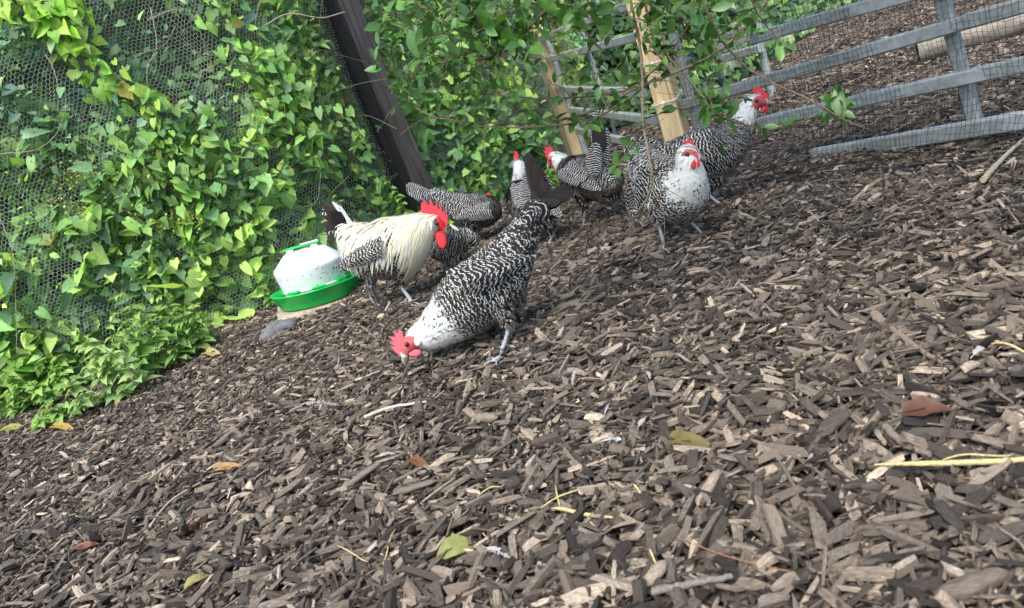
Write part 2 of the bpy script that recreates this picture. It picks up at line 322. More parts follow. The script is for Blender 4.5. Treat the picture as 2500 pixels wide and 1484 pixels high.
# ------------------------------------------------------------ ground
def make_ground():
    mb = MB(); xs = np.unique(np.concatenate((np.linspace(-80, -4, 16), np.linspace(-4, 7, 170), np.linspace(7, 80, 16)))); ys = np.unique(np.concatenate((np.linspace(-60, -.5, 14), np.linspace(-.5, 9, 150), np.linspace(9, 100, 20))))
    X, Y = np.meshgrid(xs, ys); Z = gz(X, Y)-.006
    v = np.stack((X, Y, Z), -1).reshape(-1, 3); nx = len(xs); i = np.arange(len(ys)-1)[:, None]*nx; j = np.arange(nx-1)[None]
    mb.add(v, np.stack((i+j, i+j+1, i+nx+j+1, i+nx+j), -1).reshape(-1, 4)); tag(mb.build('ground', M['soil']), kind='structure')
make_ground()
def make_chips():
    K, S = 4, 5; NT = 40
    tv = []
    for _ in range(NT):
        th = np.sort(rng.uniform(0, 2*pi, S)*.35+np.arange(S)*2*pi/S*.9); r = rng.uniform(.75, 1.1, S)
        g = np.zeros((K, S, 3)); xs = np.array([-.5, -.2, .2, .5]); sl = rng.uniform(-.14, .14, 2); bend = rng.uniform(-.1, .1); ph = rng.uniform(0, 6)
        for k in range(K):
            tp = 1-(.35*rng.random() if k in (0, 3) else 0)
            g[k, :, 1] = np.cos(th+ph)*r*.5*tp*rng.uniform(.85, 1.1, S); g[k, :, 2] = np.sin(th+ph)*r*.5*tp+bend*(1-4*xs[k]**2)
            g[k, :, 0] = xs[k]+(g[k, :, 1]*sl[0]*2 if k in (0, 3) else 0)+rng.uniform(-.05, .05, S)
        tv.append(g.reshape(-1, 3))
    tv = np.array(tv)
    # sample ground in view
    pts = []
    def sample(n, x0, x1, y0, y1):
        return np.stack((rng.uniform(x0, x1, n), rng.uniform(y0, y1, n)), 1)
    A = sample(640000, -3.4, 3.4, .35, 4.2); B = sample(150000, -1.5, 6.5, 4.2, 9.5); Cc = sample(60000, 1.5, 11, 9.5, 15)
    p = np.vstack((A, B, Cc)); far = np.zeros(len(p)); far[len(A):] = 1; far[len(A)+len(B):] = 2
    z = gz(p[:, 0], p[:, 1]); q = np.column_stack((p, z)); u, v, d = proj(q)
    keep = (u > -260) & (u < 2780) & (v > -160) & (v < 1800)
    fy = np.interp(p[:, 0], [-3.5, -2.45, -.8, -.25, .82, 2.6, 5.6, 11], [3.35, 3.5, 3.97, 4.7, 5.95, 7.3, 11.5, 19]); keep &= p[:, 1] < fy+.05
    q = q[keep]; d = d[keep]; far = far[keep]; N = len(q)
    L = np.exp(rng.normal(-4.02, .5, N)); L = np.clip(L, .007, .075)*np.where(far == 2, 2.2, np.where(far == 1, 1.3, 1.))
    fine = rng.random(N) < .5; L = np.where(fine, L*rng.uniform(.22, .6, N), L)
    asp = np.clip(np.exp(rng.normal(-1.32, .42, N)), .1, .8); Wd = L*asp; Wd = np.minimum(Wd, .024*np.where(far > 0, 1.6, 1)); Th = Wd*rng.uniform(.35, .95, N)
    nr = np.interp(d, [.7, 1.4, 2.3, 3.5], [1.5, 1.25, 1.0, .95]); L = L*nr; Wd = Wd*nr*1.05; Th = Th*nr*1.15; stick = rng.random(N) < .08; L = np.where(stick, L*2.2, L); Wd = np.where(stick, np.minimum(Wd, .007), Wd); Th = np.where(stick, Wd, Th)
    big = rng.random(N) < .012; L = np.where(big, L*1.5+.012, L); Wd = np.where(big, L*.35, Wd); Th = np.where(big, Wd*.45, Th)
    cap = np.where(far > 0, .1, .075); L = np.minimum(L, cap*rng.uniform(.75, 1.1, N)); Wd = np.minimum(Wd, np.where(far > 0, .03, .019)); Th = np.minimum(Th, .016)
    yaw = rng.uniform(0, 2*pi, N); pit = rng.normal(0, .24, N); rol = rng.normal(0, .4, N)
    up = rng.random(N) < .03; pit = np.where(up, rng.uniform(.5, 1.1, N), pit)
    cy, sy, cp, sp, cr, sr = np.cos(yaw), np.sin(yaw), np.cos(pit), np.sin(pit), np.cos(rol), np.sin(rol)
    ex = np.stack((cy*cp, sy*cp, sp), 1); ey0 = np.stack((-sy, cy, np.zeros(N)), 1); ez0 = np.cross(ex, ey0)
    ey = ey0*cr[:, None]+ez0*sr[:, None]; ez = np.cross(ex, ey)
    q[:, 2] += rng.uniform(-.004, .020, N)+Th*.3; drop = fine & (d < 1.9) & (rng.random(N) < .55)
    q[drop, 2] -= .012
    bright = np.clip(rng.beta(1.5, 2.0, N)*1.0, 0, 1)*np.where(rng.random(N) < .1, 1.35, 1.)
    # keep chip brightness in range
    bright = np.clip(bright, 0, 1)
    hue = rng.random(N)
    T = tv[rng.integers(0, NT, N)]
    v = q[:, None]+T[:, :, 0:1]*(L[:, None]*1)[..., None]*ex[:, None]+T[:, :, 1:2]*Wd[:, None, None]*ey[:, None]+T[:, :, 2:3]*Th[:, None, None]*ez[:, None]
    f = np.array([[k*S+j, k*S+(j+1) % S, (k+1)*S+(j+1) % S, (k+1)*S+j] for k in range(K-1) for j in range(S)])
    caps = np.array([list(range(S))[::-1], [(K-1)*S+j for j in range(S)]])
    idx = np.arange(N)[:, None, None]*K*S
    c = np.repeat(np.stack((bright, hue, rng.random(N), np.ones(N)), 1), K*S, 0)
    uvx = np.tile(np.arange(S)/S, K)[None]*(Wd[:, None]*60)+rng.uniform(0, 50, (N, 1)); uvy = T[:, :, 0]*L[:, None]*60+rng.uniform(0, 50, (N, 1))
    mb = MB(); vv = v.reshape(-1, 3)
    mb.add(vv, (idx+f[None]).reshape(-1, 4), c, np.stack((uvx, uvy), -1).reshape(-1, 2), 0, False)
    mb.f.append((idx+caps[None]).reshape(-1, S)); mb.mi.append(0); mb.sm.append(False)
    o = mb.build('wood_chips', M['chip']); tag(o, 'grey brown bark and wood chips covering the whole chicken run floor', 'wood chips', kind='stuff'); print('chips', N)
make_chips()

# ------------------------------------------------------------ left boundary: chicken wire on a dark post, thicket behind
LINE = [(-3.6, 3.28), (-2.4, 3.46), (-.8, 3.97), (-.18, 4.72), (.84, 5.9)]
def line_at(s):
    L = np.array(LINE); d = np.concatenate(([0], np.cumsum(np.linalg.norm(np.diff(L, axis=0), axis=1))))
    return np.stack((np.interp(s, d, L[:, 0]), np.interp(s, d, L[:, 1])), -1), d[-1]
def make_wire():
    _, T = line_at(0.); r = .0108; w = r*math.sqrt(3); rows = int(2.35/(1.5*r)); cols = int(T/w)
    i, j = np.meshgrid(np.arange(cols), np.arange(rows)); cx = (i+.5*(j % 2))*w; cz = j*1.5*r
    def pt(s, z):
        b = .02*np.sin(s*3.1+z*2)+.015*np.sin(z*5+s*7); s2 = s+.006*np.sin(z*23+s*9)+.004*np.sin(s*41)
        xy, _ = line_at(np.clip(s2, 0, T)); nx, ny = .15, -.98
        return np.stack((xy[..., 0]+nx*b, xy[..., 1]+ny*b, z+.004*np.sin(s*17+z*31)+gz(xy[..., 0], xy[..., 1])), -1)
    h = [pt((cx+dx*w).ravel(), (cz+dz*r).ravel()) for dx, dz in ((0, 1), (.5, .5), (.5, -.5), (0, -1))]
    mb = MB(); c = (.52, .60, .54, 1)
    for k in range(3): segs(mb, h[k], h[k+1], .00058, c)
    root = thing('chicken_wire_fence', (*LINE[1], 0), 'hexagonal galvanised chicken wire strung in front of the green thicket', 'wire fence')
    mb.build('wire_mesh', M['wire'], root, root.location)
make_wire()
def post_rect(name, base, w, ang, h, col, mt, root, lean=(0, 0)):
    mb = MB(); b = np.array(base, float); up = nrm(np.array([lean[0], lean[1], 1.]))
    beam(mb, b-up*.1, b+up*h, w, w, (cos(ang), sin(ang), 0), .004, col); return mb.build(name, mt, root, root.location)
def make_dark_post():
    b = G(1080, 552); b = np.array([b[0], b[1], 0]); b = P(1040, 530, 4.45); b[2] = 0
    root = thing('fence_post', b, 'tall black tarred timber post rising behind the hens left of the shrub', 'post')
    mb = MB(); up = nrm(np.array([-.03, 0, 1])); a = radians(50); X = np.array([cos(a), sin(a), 0]); Y = np.array([-sin(a), cos(a), 0])
    w = .077
    prof = [(-w, -w), (w-.006, -w), (w, -w+.006), (w, w), (-w, w), (-w, -w+.004)]
    K = 22; v = []; c = []
    for k in range(K):
        z = -.1+2.3*k/(K-1)
        for x, y in prof: v.append(b+up*z+X*(x+.0025*sin(z*9+y*40))+Y*(y+.002*sin(z*13)))
    nP = len(prof); mbf = [[k*nP+j, k*nP+(j+1) % nP, (k+1)*nP+(j+1) % nP, (k+1)*nP+j] for k in range(K-1) for j in range(nP)]
    # faces: side 0 (facing -Y) and its bevel tinted brown, the other sides near black
    dark = np.array([.010, .011, .015, 1]); brown = np.array([.062, .052, .045, 1])
    vv = np.array(v)
    for j in range(nP):
        f = [[k*2, k*2+1, k*2+3, k*2+2] for k in range(K-1)]
        strip = np.stack((vv.reshape(K, nP, 3)[:, j], vv.reshape(K, nP, 3)[:, (j+1) % nP]), 1).reshape(-1, 3)
        mb.add(strip, np.array(f), brown if j in (0, 1) else dark, None, 0, False)
    top = vv.reshape(K, nP, 3)[-1]; mb.add(top, [np.arange(nP)], brown, None, 0, False)
    mb.build('post_shaft', M['tarred'], root, b)
    s = MB(); p0 = V(836, 97, b, b+np.array([1, .2, 0]))
    return b
POST = make_dark_post()

def thicket():
    """leafy mass behind the wire: one uncountable mass"""
    mb = MB(); cen = []
    _, T = line_at(0.)
    n = 6200
    s = rng.uniform(-.4, T+.3, n); z = rng.uniform(0, 2.5, n); dep = rng.beta(1.0, 2.8, n)*.7+.0
    xy, _ = line_at(np.clip(s, 0, T)); c0 = np.column_stack((xy[:, 0]+dep*(-.25)+(s-np.clip(s, 0, T)), xy[:, 1]+dep, z))
    # patchiness: keep clusters by a smooth field
    fld = np.sin(c0[:, 0]*4.1+c0[:, 2]*2.3)+np.sin(c0[:, 2]*5.2-c0[:, 0]*2.7+1)+np.sin(c0[:, 0]*9+2)*.5
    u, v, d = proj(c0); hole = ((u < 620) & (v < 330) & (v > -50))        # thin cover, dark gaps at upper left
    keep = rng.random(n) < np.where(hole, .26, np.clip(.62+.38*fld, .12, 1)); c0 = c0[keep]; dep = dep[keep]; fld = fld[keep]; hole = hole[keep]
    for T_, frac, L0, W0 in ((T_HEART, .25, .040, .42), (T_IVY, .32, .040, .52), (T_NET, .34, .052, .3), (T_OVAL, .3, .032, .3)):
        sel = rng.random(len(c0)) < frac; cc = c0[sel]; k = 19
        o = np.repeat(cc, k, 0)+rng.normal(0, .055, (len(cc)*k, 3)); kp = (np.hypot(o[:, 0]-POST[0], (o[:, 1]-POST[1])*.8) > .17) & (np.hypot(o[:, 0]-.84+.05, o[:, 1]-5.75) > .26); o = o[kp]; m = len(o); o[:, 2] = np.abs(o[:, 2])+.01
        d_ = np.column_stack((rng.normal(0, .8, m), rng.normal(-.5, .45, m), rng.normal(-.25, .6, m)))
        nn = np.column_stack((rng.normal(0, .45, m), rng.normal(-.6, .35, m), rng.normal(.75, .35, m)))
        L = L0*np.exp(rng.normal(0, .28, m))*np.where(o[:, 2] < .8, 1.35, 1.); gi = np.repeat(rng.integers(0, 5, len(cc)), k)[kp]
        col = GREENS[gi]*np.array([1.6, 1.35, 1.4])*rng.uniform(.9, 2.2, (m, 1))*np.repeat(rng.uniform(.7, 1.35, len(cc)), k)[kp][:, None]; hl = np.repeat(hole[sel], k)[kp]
        col = np.where(hl[:, None], col*np.array([.6, .68, 1.15]), col)  # upper-left leaves tinted darker and bluer, their shadow put into the colour
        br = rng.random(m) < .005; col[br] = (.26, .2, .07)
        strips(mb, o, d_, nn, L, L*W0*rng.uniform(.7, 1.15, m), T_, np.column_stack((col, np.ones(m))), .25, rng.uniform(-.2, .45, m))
    for _ in range(260):                       # bare runners and canes tangled through the leaves
        s0 = rng.uniform(0, T); xy, _q = line_at(s0); a = np.array([xy[0], xy[1]+rng.uniform(-.01, .12), rng.uniform(.1, 2.2)]); ln = rng.uniform(.15, .6); dr = np.array([rng.normal(0, .6), rng.normal(0, .08), rng.normal(.5, .6)])
        tube(mb, catmull([a, a+dr*ln*.5+rng.normal(0, .04, 3)*[1, .3, 1], a+dr*ln+[0, 0, -.05]], 14), rng.uniform(.0008, .0022), 4, [(.16, .10, .06, 1), (.34, .30, .2, 1), (.16, .2, .07, 1)][rng.integers(0, 3)], cap=False)
    # pale flower heads
    f0 = np.array([V(*q, LINE[0], LINE[1]) for q in [(150, 425), (190, 440), (235, 445), (120, 455), (260, 490), (210, 500), (150, 520), (75, 500), (300, 515), (380, 560), (450, 540)]])
    o = np.repeat(f0, 70, 0)+rng.normal(0, .035, (len(f0)*70, 3))+np.array([0, .12, 0]); m = len(o)
    strips(mb, o, rng.normal(0, 1, (m, 3)), rng.normal(0, 1, (m, 3))+np.array([0, -1, 1]), .011, .006, T_BODY, jit((.42, .48, .16), m), .1, 0)
    o = mb.build('thicket', M['leaf']); tag(o, 'dense green thicket of ivy, bindweed and bramble leaves behind the chicken wire', 'undergrowth', kind='stuff')
    # added dark backdrop sheet, shade deep behind the leaves put into its colour
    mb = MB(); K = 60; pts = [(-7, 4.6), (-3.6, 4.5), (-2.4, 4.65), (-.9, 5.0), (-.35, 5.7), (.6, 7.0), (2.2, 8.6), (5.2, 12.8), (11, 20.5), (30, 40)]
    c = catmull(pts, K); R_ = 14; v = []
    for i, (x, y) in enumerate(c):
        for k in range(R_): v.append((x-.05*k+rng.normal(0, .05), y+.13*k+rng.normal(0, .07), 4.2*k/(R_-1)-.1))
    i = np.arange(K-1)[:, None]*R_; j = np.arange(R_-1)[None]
    mb.add(v, np.stack((i+j, i+R_+j, i+R_+j+1, i+j+1), -1).reshape(-1, 4)); tag(mb.build('shade_backdrop', M['bank']), kind='structure')
m_, t_, b_ = mat('bank', .95, .1); f_ = noise(t_, obj_vec(t_), 11, 8, .75)  # near-black greens: shade between the leaves put into the backdrop's colour
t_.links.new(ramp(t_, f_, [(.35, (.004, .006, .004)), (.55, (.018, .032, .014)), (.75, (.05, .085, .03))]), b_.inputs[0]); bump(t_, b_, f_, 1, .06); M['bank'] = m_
thicket()
def dead_stems():
    """pale dry stems tangled in the wire"""
    D = [([(640, -10), (625, 60), (640, 130), (610, 210), (580, 330)], .0022), ([(640, 60), (700, 30), (780, 40), (840, 25)], .004), ([(0, 375), (90, 365), (145, 320), (165, 240)], .0018),
         ([(505, 400), (600, 470), (700, 500), (770, 495), (785, 420)], .0016), ([(0, 520), (35, 620), (42, 740), (45, 870)], .0019), ([(160, 130), (190, 160), (215, 210)], .003),
         ([(370, 20), (385, 110), (362, 170), (365, 240), (362, 330)], .0028), ([(350, 45), (420, 20), (490, 28)], .004), ([(330, 130), (390, 108), (420, 60)], .003)]
    for i, (pl, r) in enumerate(D):
        if i < 3 or i in (5,): pl = [(x*.6, y) for x, y in pl] if i in (5,) else pl
        p = []
        for x, y in pl:
            a, b = (LINE[1], LINE[2]) if x > 330 else (LINE[0], LINE[1])
            q = V(x, y, a, b)+np.array([0, .05 if i in (1, 5, 7, 8) else -.012, 0]); p.append(q)
        mb = MB(); tube(mb, catmull(p, 26), np.linspace(r, r*.5, 26), 5, (.36, .33, .24, 1), rough=.2)
        o = mb.build('dry_stem', M['twig'], None, p[0])
        tag(o, ['thin bleached stem dangling from the top edge of the wire, nearest the dark post', 'crooked pale stick behind the wire near the top', 'thin pale stem curving like a bow across the left edge of the wire',
                'dry looping stem on the wire left of the rooster tail', 'long straight straw coloured stem hanging at the far left edge', 'short crooked stick behind the wire at upper left',
                'forked pale stem hanging straight down between the two bindweed vines', 'pale dead branch behind the wire between the bindweed vines', 'short grey dead branch crossing behind the wire'][i], 'dry stem', 'dry stems caught in the chicken wire')
dead_stems()

def vine(name, paths, n, spread, Lf, label, cols, depth_off=.05):
    root = None; lv = MB()
    for path in paths:
        st = MB()
        p = []
        for x, y in path:
            best = None
            for k in range(len(LINE)-1):
                a, b = LINE[k], LINE[k+1]; q = V(x, y, a, b)
                tt = ((q[0]-a[0])*(b[0]-a[0])+(q[1]-a[1])*(b[1]-a[1]))/((b[0]-a[0])**2+(b[1]-a[1])**2)
                if -.02 <= tt <= 1.02 or (k == 0 and tt < 0): best = q; break
            if best is None: best = q
            p.append(best+np.array([.02, -depth_off, 0]))
        if root is None: root = thing(name, p[-1], label, 'climbing plant', 'bindweed vines on the wire')
        c = catmull(p, 40); c += rng.normal(0, .006, c.shape)
        tube(st, c, .0022, 5, (.10, .07, .035, 1)); tube(st, c[::-1]+np.array([.012, .0, .01])+.012*np.sin(np.arange(40))[:, None]*np.array([1, 0, .5]), .0018, 5, (.12, .12, .04, 1))
        m = int(n*1.3*len(path)/6); i = rng.integers(0, 40, m); o = c[i]+rng.normal(0, 1, (m, 3))*np.array([spread, .03, spread*.8])
        o[:, 1] = np.minimum(o[:, 1], c[i, 1]+.02)
        pd_ = np.hypot(o[:, 0]-POST[0], (o[:, 1]-POST[1])*.6); ok_ = pd_ > .2; o = o[ok_]; i = i[ok_]; m = len(o)
        d = np.column_stack((rng.normal(.25, .55, m), rng.normal(-.45, .3, m), rng.normal(-.85, .4, m)))
        nn = np.column_stack((rng.normal(.0, .45, m), rng.normal(-.65, .35, m), rng.normal(.65, .4, m)))
        L = Lf*.72*np.minimum(np.exp(rng.normal(-.05, .36, m)), 1.35); col = jit(cols[0], m, .42); alt = rng.random(m) < .35; col[alt] = jit(cols[1], alt.sum(), .25); yl = rng.random(m) < .012; col[yl] = jit((.34, .30, .06), yl.sum())
        q_ = rng.random(m) < .78
        for w_, T_, ww in ((q_, T_HEART, .45), (~q_, T_IVY, .52)): k_ = w_.sum(); strips(lv, o[w_], d[w_], nn[w_], L[w_], L[w_]*rng.uniform(.62, 1., k_)*ww, T_, col[w_], .16, rng.uniform(-.2, .5, k_))
        segs(st, o, c[i], .0009, (.10, .14, .05, 1)); st.build('stem', M['twig'], root, root.location)
    lv.build('foliage', M['leaf'], root, root.location)
LIME = [(.34, .56, .10), (.23, .42, .09)]; MID = [(.25, .45, .11), (.16, .33, .12)]
vine('bindweed_vine', [[(60, -20), (110, 20), (175, 70), (190, 150), (260, 195), (330, 235), (385, 300)], [(30, 5), (90, 40), (150, 60), (200, 20)]], 62, .045, .085, 'bright lime bindweed with big heart leaves cascading from the top left corner', LIME)
vine('bindweed_vine', [[(330, 290), (400, 330), (440, 370), (480, 420), (500, 470)], [(290, 330), (320, 400), (380, 440), (440, 480)], [(470, 300), (480, 350), (400, 400), (330, 450)]], 85, .085, .072, 'broad clump of bindweed spreading over the wire above the nettles', MID)
vine('bindweed_vine', [[(530, -20), (545, 50), (575, 110), (600, 170), (660, 220), (700, 290)], [(640, 160), (700, 200), (745, 260), (790, 290)], [(620, 250), (680, 300), (740, 350), (800, 400)]], 75, .06, .068, 'bindweed vine climbing the wire midway between corner and dark post', MID)
vine('bindweed_vine', [[(760, 130), (800, 180), (840, 260), (870, 330)], [(860, 330), (900, 370), (960, 410), (980, 470)], [(820, 300), (860, 400), (920, 450), (1000, 400)]], 80, .075, .062, 'green vine thick around the foot of the dark post', MID)
vine('bindweed_vine', [[(1010, 20), (1030, 120), (1060, 200), (1100, 260)], [(1150, 60), (1190, 130), (1240, 190), (1230, 260)], [(1060, 130), (1100, 170), (1180, 170)]], 60, .09, .07, 'bindweed hanging on the wire between the dark post and the nearer pale post', LIME)

# nettles
def nettle(base, h, npairs, L0, label, col, lean=(0, 0), name='nettle_plant', cat='nettle', grp='nettles at the foot of the wire'):
    root = thing(name, base, label, cat, grp); lv = MB(); nst = 8
    for s in range(nst):
        b = np.array(base)+np.array([rng.normal(0, .10), rng.normal(.01, .05), 0])*(s > 0); hh = h*(1 if s == 0 else rng.uniform(.55, .85)); q = [b+np.array([lean[0], lean[1], 1])*hh*t+np.array([.1*sin(3*t+s)*hh, -.08*t*t*hh, 0]) for t in np.linspace(0, 1, 7)]
        c = catmull(q, 14); st = MB(); tube(st, c, np.linspace(.0028, .0012, 14), 5, (.09, .13, .05, 1)); st.build('stem', M['twig'], root, root.location)
        for k in range(npairs):
            t = .22+.78*(k+.3)/npairs; p = c[min(13, int(t*13))]; a = k*pi/2+rng.uniform(-.4, .4)+s
            for sg in (0, pi):
                for e in (0, .75):
                    az = a+sg+e; L = L0*(1.05-.6*t)*rng.uniform(.8, 1.15)*(1 if e == 0 else .6)
                    d = np.array([cos(az), sin(az), rng.uniform(-.35, .25)]); nn = np.array([0, -.25, 1])+rng.normal(0, .2, 3)
                    strips(lv, [p+d*L*.12], [d], [nn], L, L*.36, T_NET, jit(col, 1, .2)*np.array([1+.5*t, 1+.3*t, 1, 1]), .3, .3)
    lv.build('foliage', M['leaf'], root, root.location)
NT = [((70, 1010), .24, 'low nettle clump growing in the bottom left of the wire'), ((150, 1035), .10, 'smallest nettle sprig at the edge of the mulch, lower left'), ((20, 985), .42, 'nettle clump cut by the left photo edge'),
      ((120, 955), .36, 'nettle plant standing second from the left edge'), ((310, 975), .33, 'tall pale frosted nettle jutting out over the mulch'), ((240, 935), .33, 'fresh green nettle left of the pale frosted one'),
      ((400, 920), .38, 'bushy bright nettle right of the pale frosted one'), ((470, 880), .30, 'bushy nettle at the edge of the mulch, last before the bare gap'), ((540, 790), .26, 'small nettle beyond the bare gap, left of the drinker'),
      ((600, 775), .28, 'nettle plant in the middle of the row left of the drinker'), ((650, 740), .36, 'nettle leaning against the white drinker'), ((700, 700), .36, 'nettle peeping over behind the drinker')]
for i, ((x, y), h, lab) in enumerate(NT):
    g = G(x, y); col = (.18, .34, .11) if i != 4 else (.26, .40, .2)
    if x > 520: g = g+np.array([0, .12, 0])
    nettle((g[0], g[1], float(gz(g[0], g[1]))), h*1.1, 8 if h > .2 else 4, .075 if i < 8 else .065, lab, col, (-.12 if i == 4 else 0, -.1))
for (x, y, dd, h, lab) in [(1090, 480, 4.3, .22, 'small bright plant with paired leaves behind the far hen'), (955, 500, 4.2, .45, 'leafy nettle standing against the dark post foot'), (1030, 470, 4.35, .25, 'low green plant at the right foot of the dark post'),
                           (1300, 420, 4.4, .22, 'leafy sprout beside the head of the far white necked hen'), (800, 470, 3.95, .4, 'nettle plant behind the rooster tail')]:
    q = P(x, y, dd); b = np.array([q[0], q[1], 0]); nettle(b, max(h, q[2]+.05), 6, .06, lab, (.14, .32, .06))

# ------------------------------------------------------------ right: pale posts, gate, hurdle, netting, ivy, log
A1 = G(1408, 385); A2 = G(1682, 432); A1[2] = A2[2] = 0
HR = G(2499, 352); HL = A2+np.array([.06, -.06, 0]); HR[2] = 0; DIR = nrm(HR-HL); HE = HR+DIR*.6
PALE = (.68, .53, .29, 1)
def pale_post(name, b, w, ang, h, label):
    root = thing(name, b, label, 'post'); mb = MB(); b = np.array(b)
    beam(mb, b+np.array([0, 0, -.1]), b+np.array([0, 0, h]), w, w, (cos(ang), sin(ang), 0), .004, PALE)
    mb.build('post_shaft', M['timber'], root, b); return root
r1 = pale_post('fence_post', A1, .095, .3, 1.9, 'pale new timber post standing farther back, left end of the grey gate')
r2 = pale_post('fence_post', A2, .098, .95, 1.6, 'pale new timber post with white cable ties, nearest the hens')
for z in (.17, .35, .53):
    mb = MB(); w = .057
    X = np.array([cos(.95), sin(.95), 0]); Y = np.array([-sin(.95), cos(.95), 0]); p = [A2+X*sx*w+Y*sy*w+np.array([0, 0, z+.012*sx]) for sx, sy in ((-1, -1), (1, -1), (1, 1), (-1, 1), (-1, -1))]
    for i in range(4): tube(mb, [p[i], (p[i]+p[i+1])/2, p[i+1]], .0022, 6, (.8, .8, .8, 1))
    q = (p[0]+p[1])/2; ellipsoid(mb, q, np.eye(3)*.007, (.85, .85, .85, 1), 8, 6)
    q = (p[3]+p[0])/2; ellipsoid(mb, q, np.eye(3)*.007, (.85, .85, .85, 1), 8, 6)
    mb.build('cable_tie', M['plain'], r2, A2)
def gate():
    root = thing('field_gate', (A1+A2)/2, 'grey metal gate with level rails and a diagonal brace between the pale posts', 'gate')
    for a, b in (((1331, 147), (1560, 88)), ((1353, 216), (1572, 226)), ((1392, 268), (1598, 292)), ((1408, 318), (1600, 360)), ((1315, 96), (1545, 10))):
        mb = MB(); p = V(*a, A1, A2); q = V(*b, A1, A2); z = (p[2]+q[2])/2; beam(mb, p, q, .03, .045, bev=.006); mb.build('rail', M['rail'], root, root.location)
    for a, b, w in (((1316, 80), (1419, 378), .04), ((1540, 70), (1640, 400), .04)):
        mb = MB(); beam(mb, V(*a, A1, A2)+[.035, -.02, 0], V(*b, A1, A2)+[.035, -.02, 0], w, w, (1, 0, 0), .006); mb.build('stile', M['rail'], root, root.location)
    mb = MB(); tube(mb, [V(*q, A1, A2)+[.03, -.03, 0] for q in ((1401, 60), (1447, 200), (1492, 340))], .011, 8, (.3, .33, .34, 1)); mb.build('brace', M['rail'], root, root.location)
gate()
def hurdle():
    root = thing('rail_fence', HL, 'weathered grey rail fence with four sloping rails and an upright at right', 'fence')
    U = lambda cx, cy: (1612+.3552*cx, .3552*cy)
    for (a, b) in (((640, 262), (1420, 45)), ((120, 728), (2470, 42)), ((690, 842), (2480, 447)), ((1060, 1068), (2480, 828))):
        p = V(*U(*a), HL, HR); q = V(*U(*b), HL, HR); t = nrm(q-p); mb = MB(); q = q+t*.5
        sag = np.linspace(0, 1, 9)[:, None]; pts = p+(q-p)*sag+np.array([0, 0, 1])*(.006*np.sin(sag*pi))
        if a[0] in (120, 690): pass
        for i in range(8): pass
        beam(mb, p, q, .038, .044 if a[0] != 1060 else .052, bev=.005); mb.build('rail', M['rail'], root, root.location)
    mb = MB(); n = np.array([DIR[1], -DIR[0], 0]); n = n if n[1] > 0 else -n
    beam(mb, V(*U(1880, -60), HL, HR)+n*.03, V(*U(2125, 850), HL, HR)+n*.03, .042, .03, n, .005); mb.build('upright', M['rail'], root, root.location)
    mb = MB(); b0 = HL+n*.03; beam(mb, b0, b0+[0, 0, .62], .04, .03, n, .004); mb.build('upright', M['rail'], root, root.location)
    # a second run of the same rail farther back by the ivy
    r = thing('rail_fence', G(1880, 150), 'short grey rail corner standing farther back in front of the ivy bank', 'fence')
    for a, b in (((400, 330), (690, 225)), ((430, 400), (690, 330)), ((380, 260), (680, 175))):
        mb = MB(); beam(mb, P(*U(*a), 5.6), P(*U(*b), 5.0), .035, .055, bev=.005); mb.build('rail', M['rail'], r, r.location)
    mb = MB(); g = P(*U(655, 175), 5.02); beam(mb, g+[0, 0, .05], np.array([g[0], g[1], -.05]), .05, .04, (1, 0, 0), .004); mb.build('upright', M['rail'], r, r.location)
hurdle()
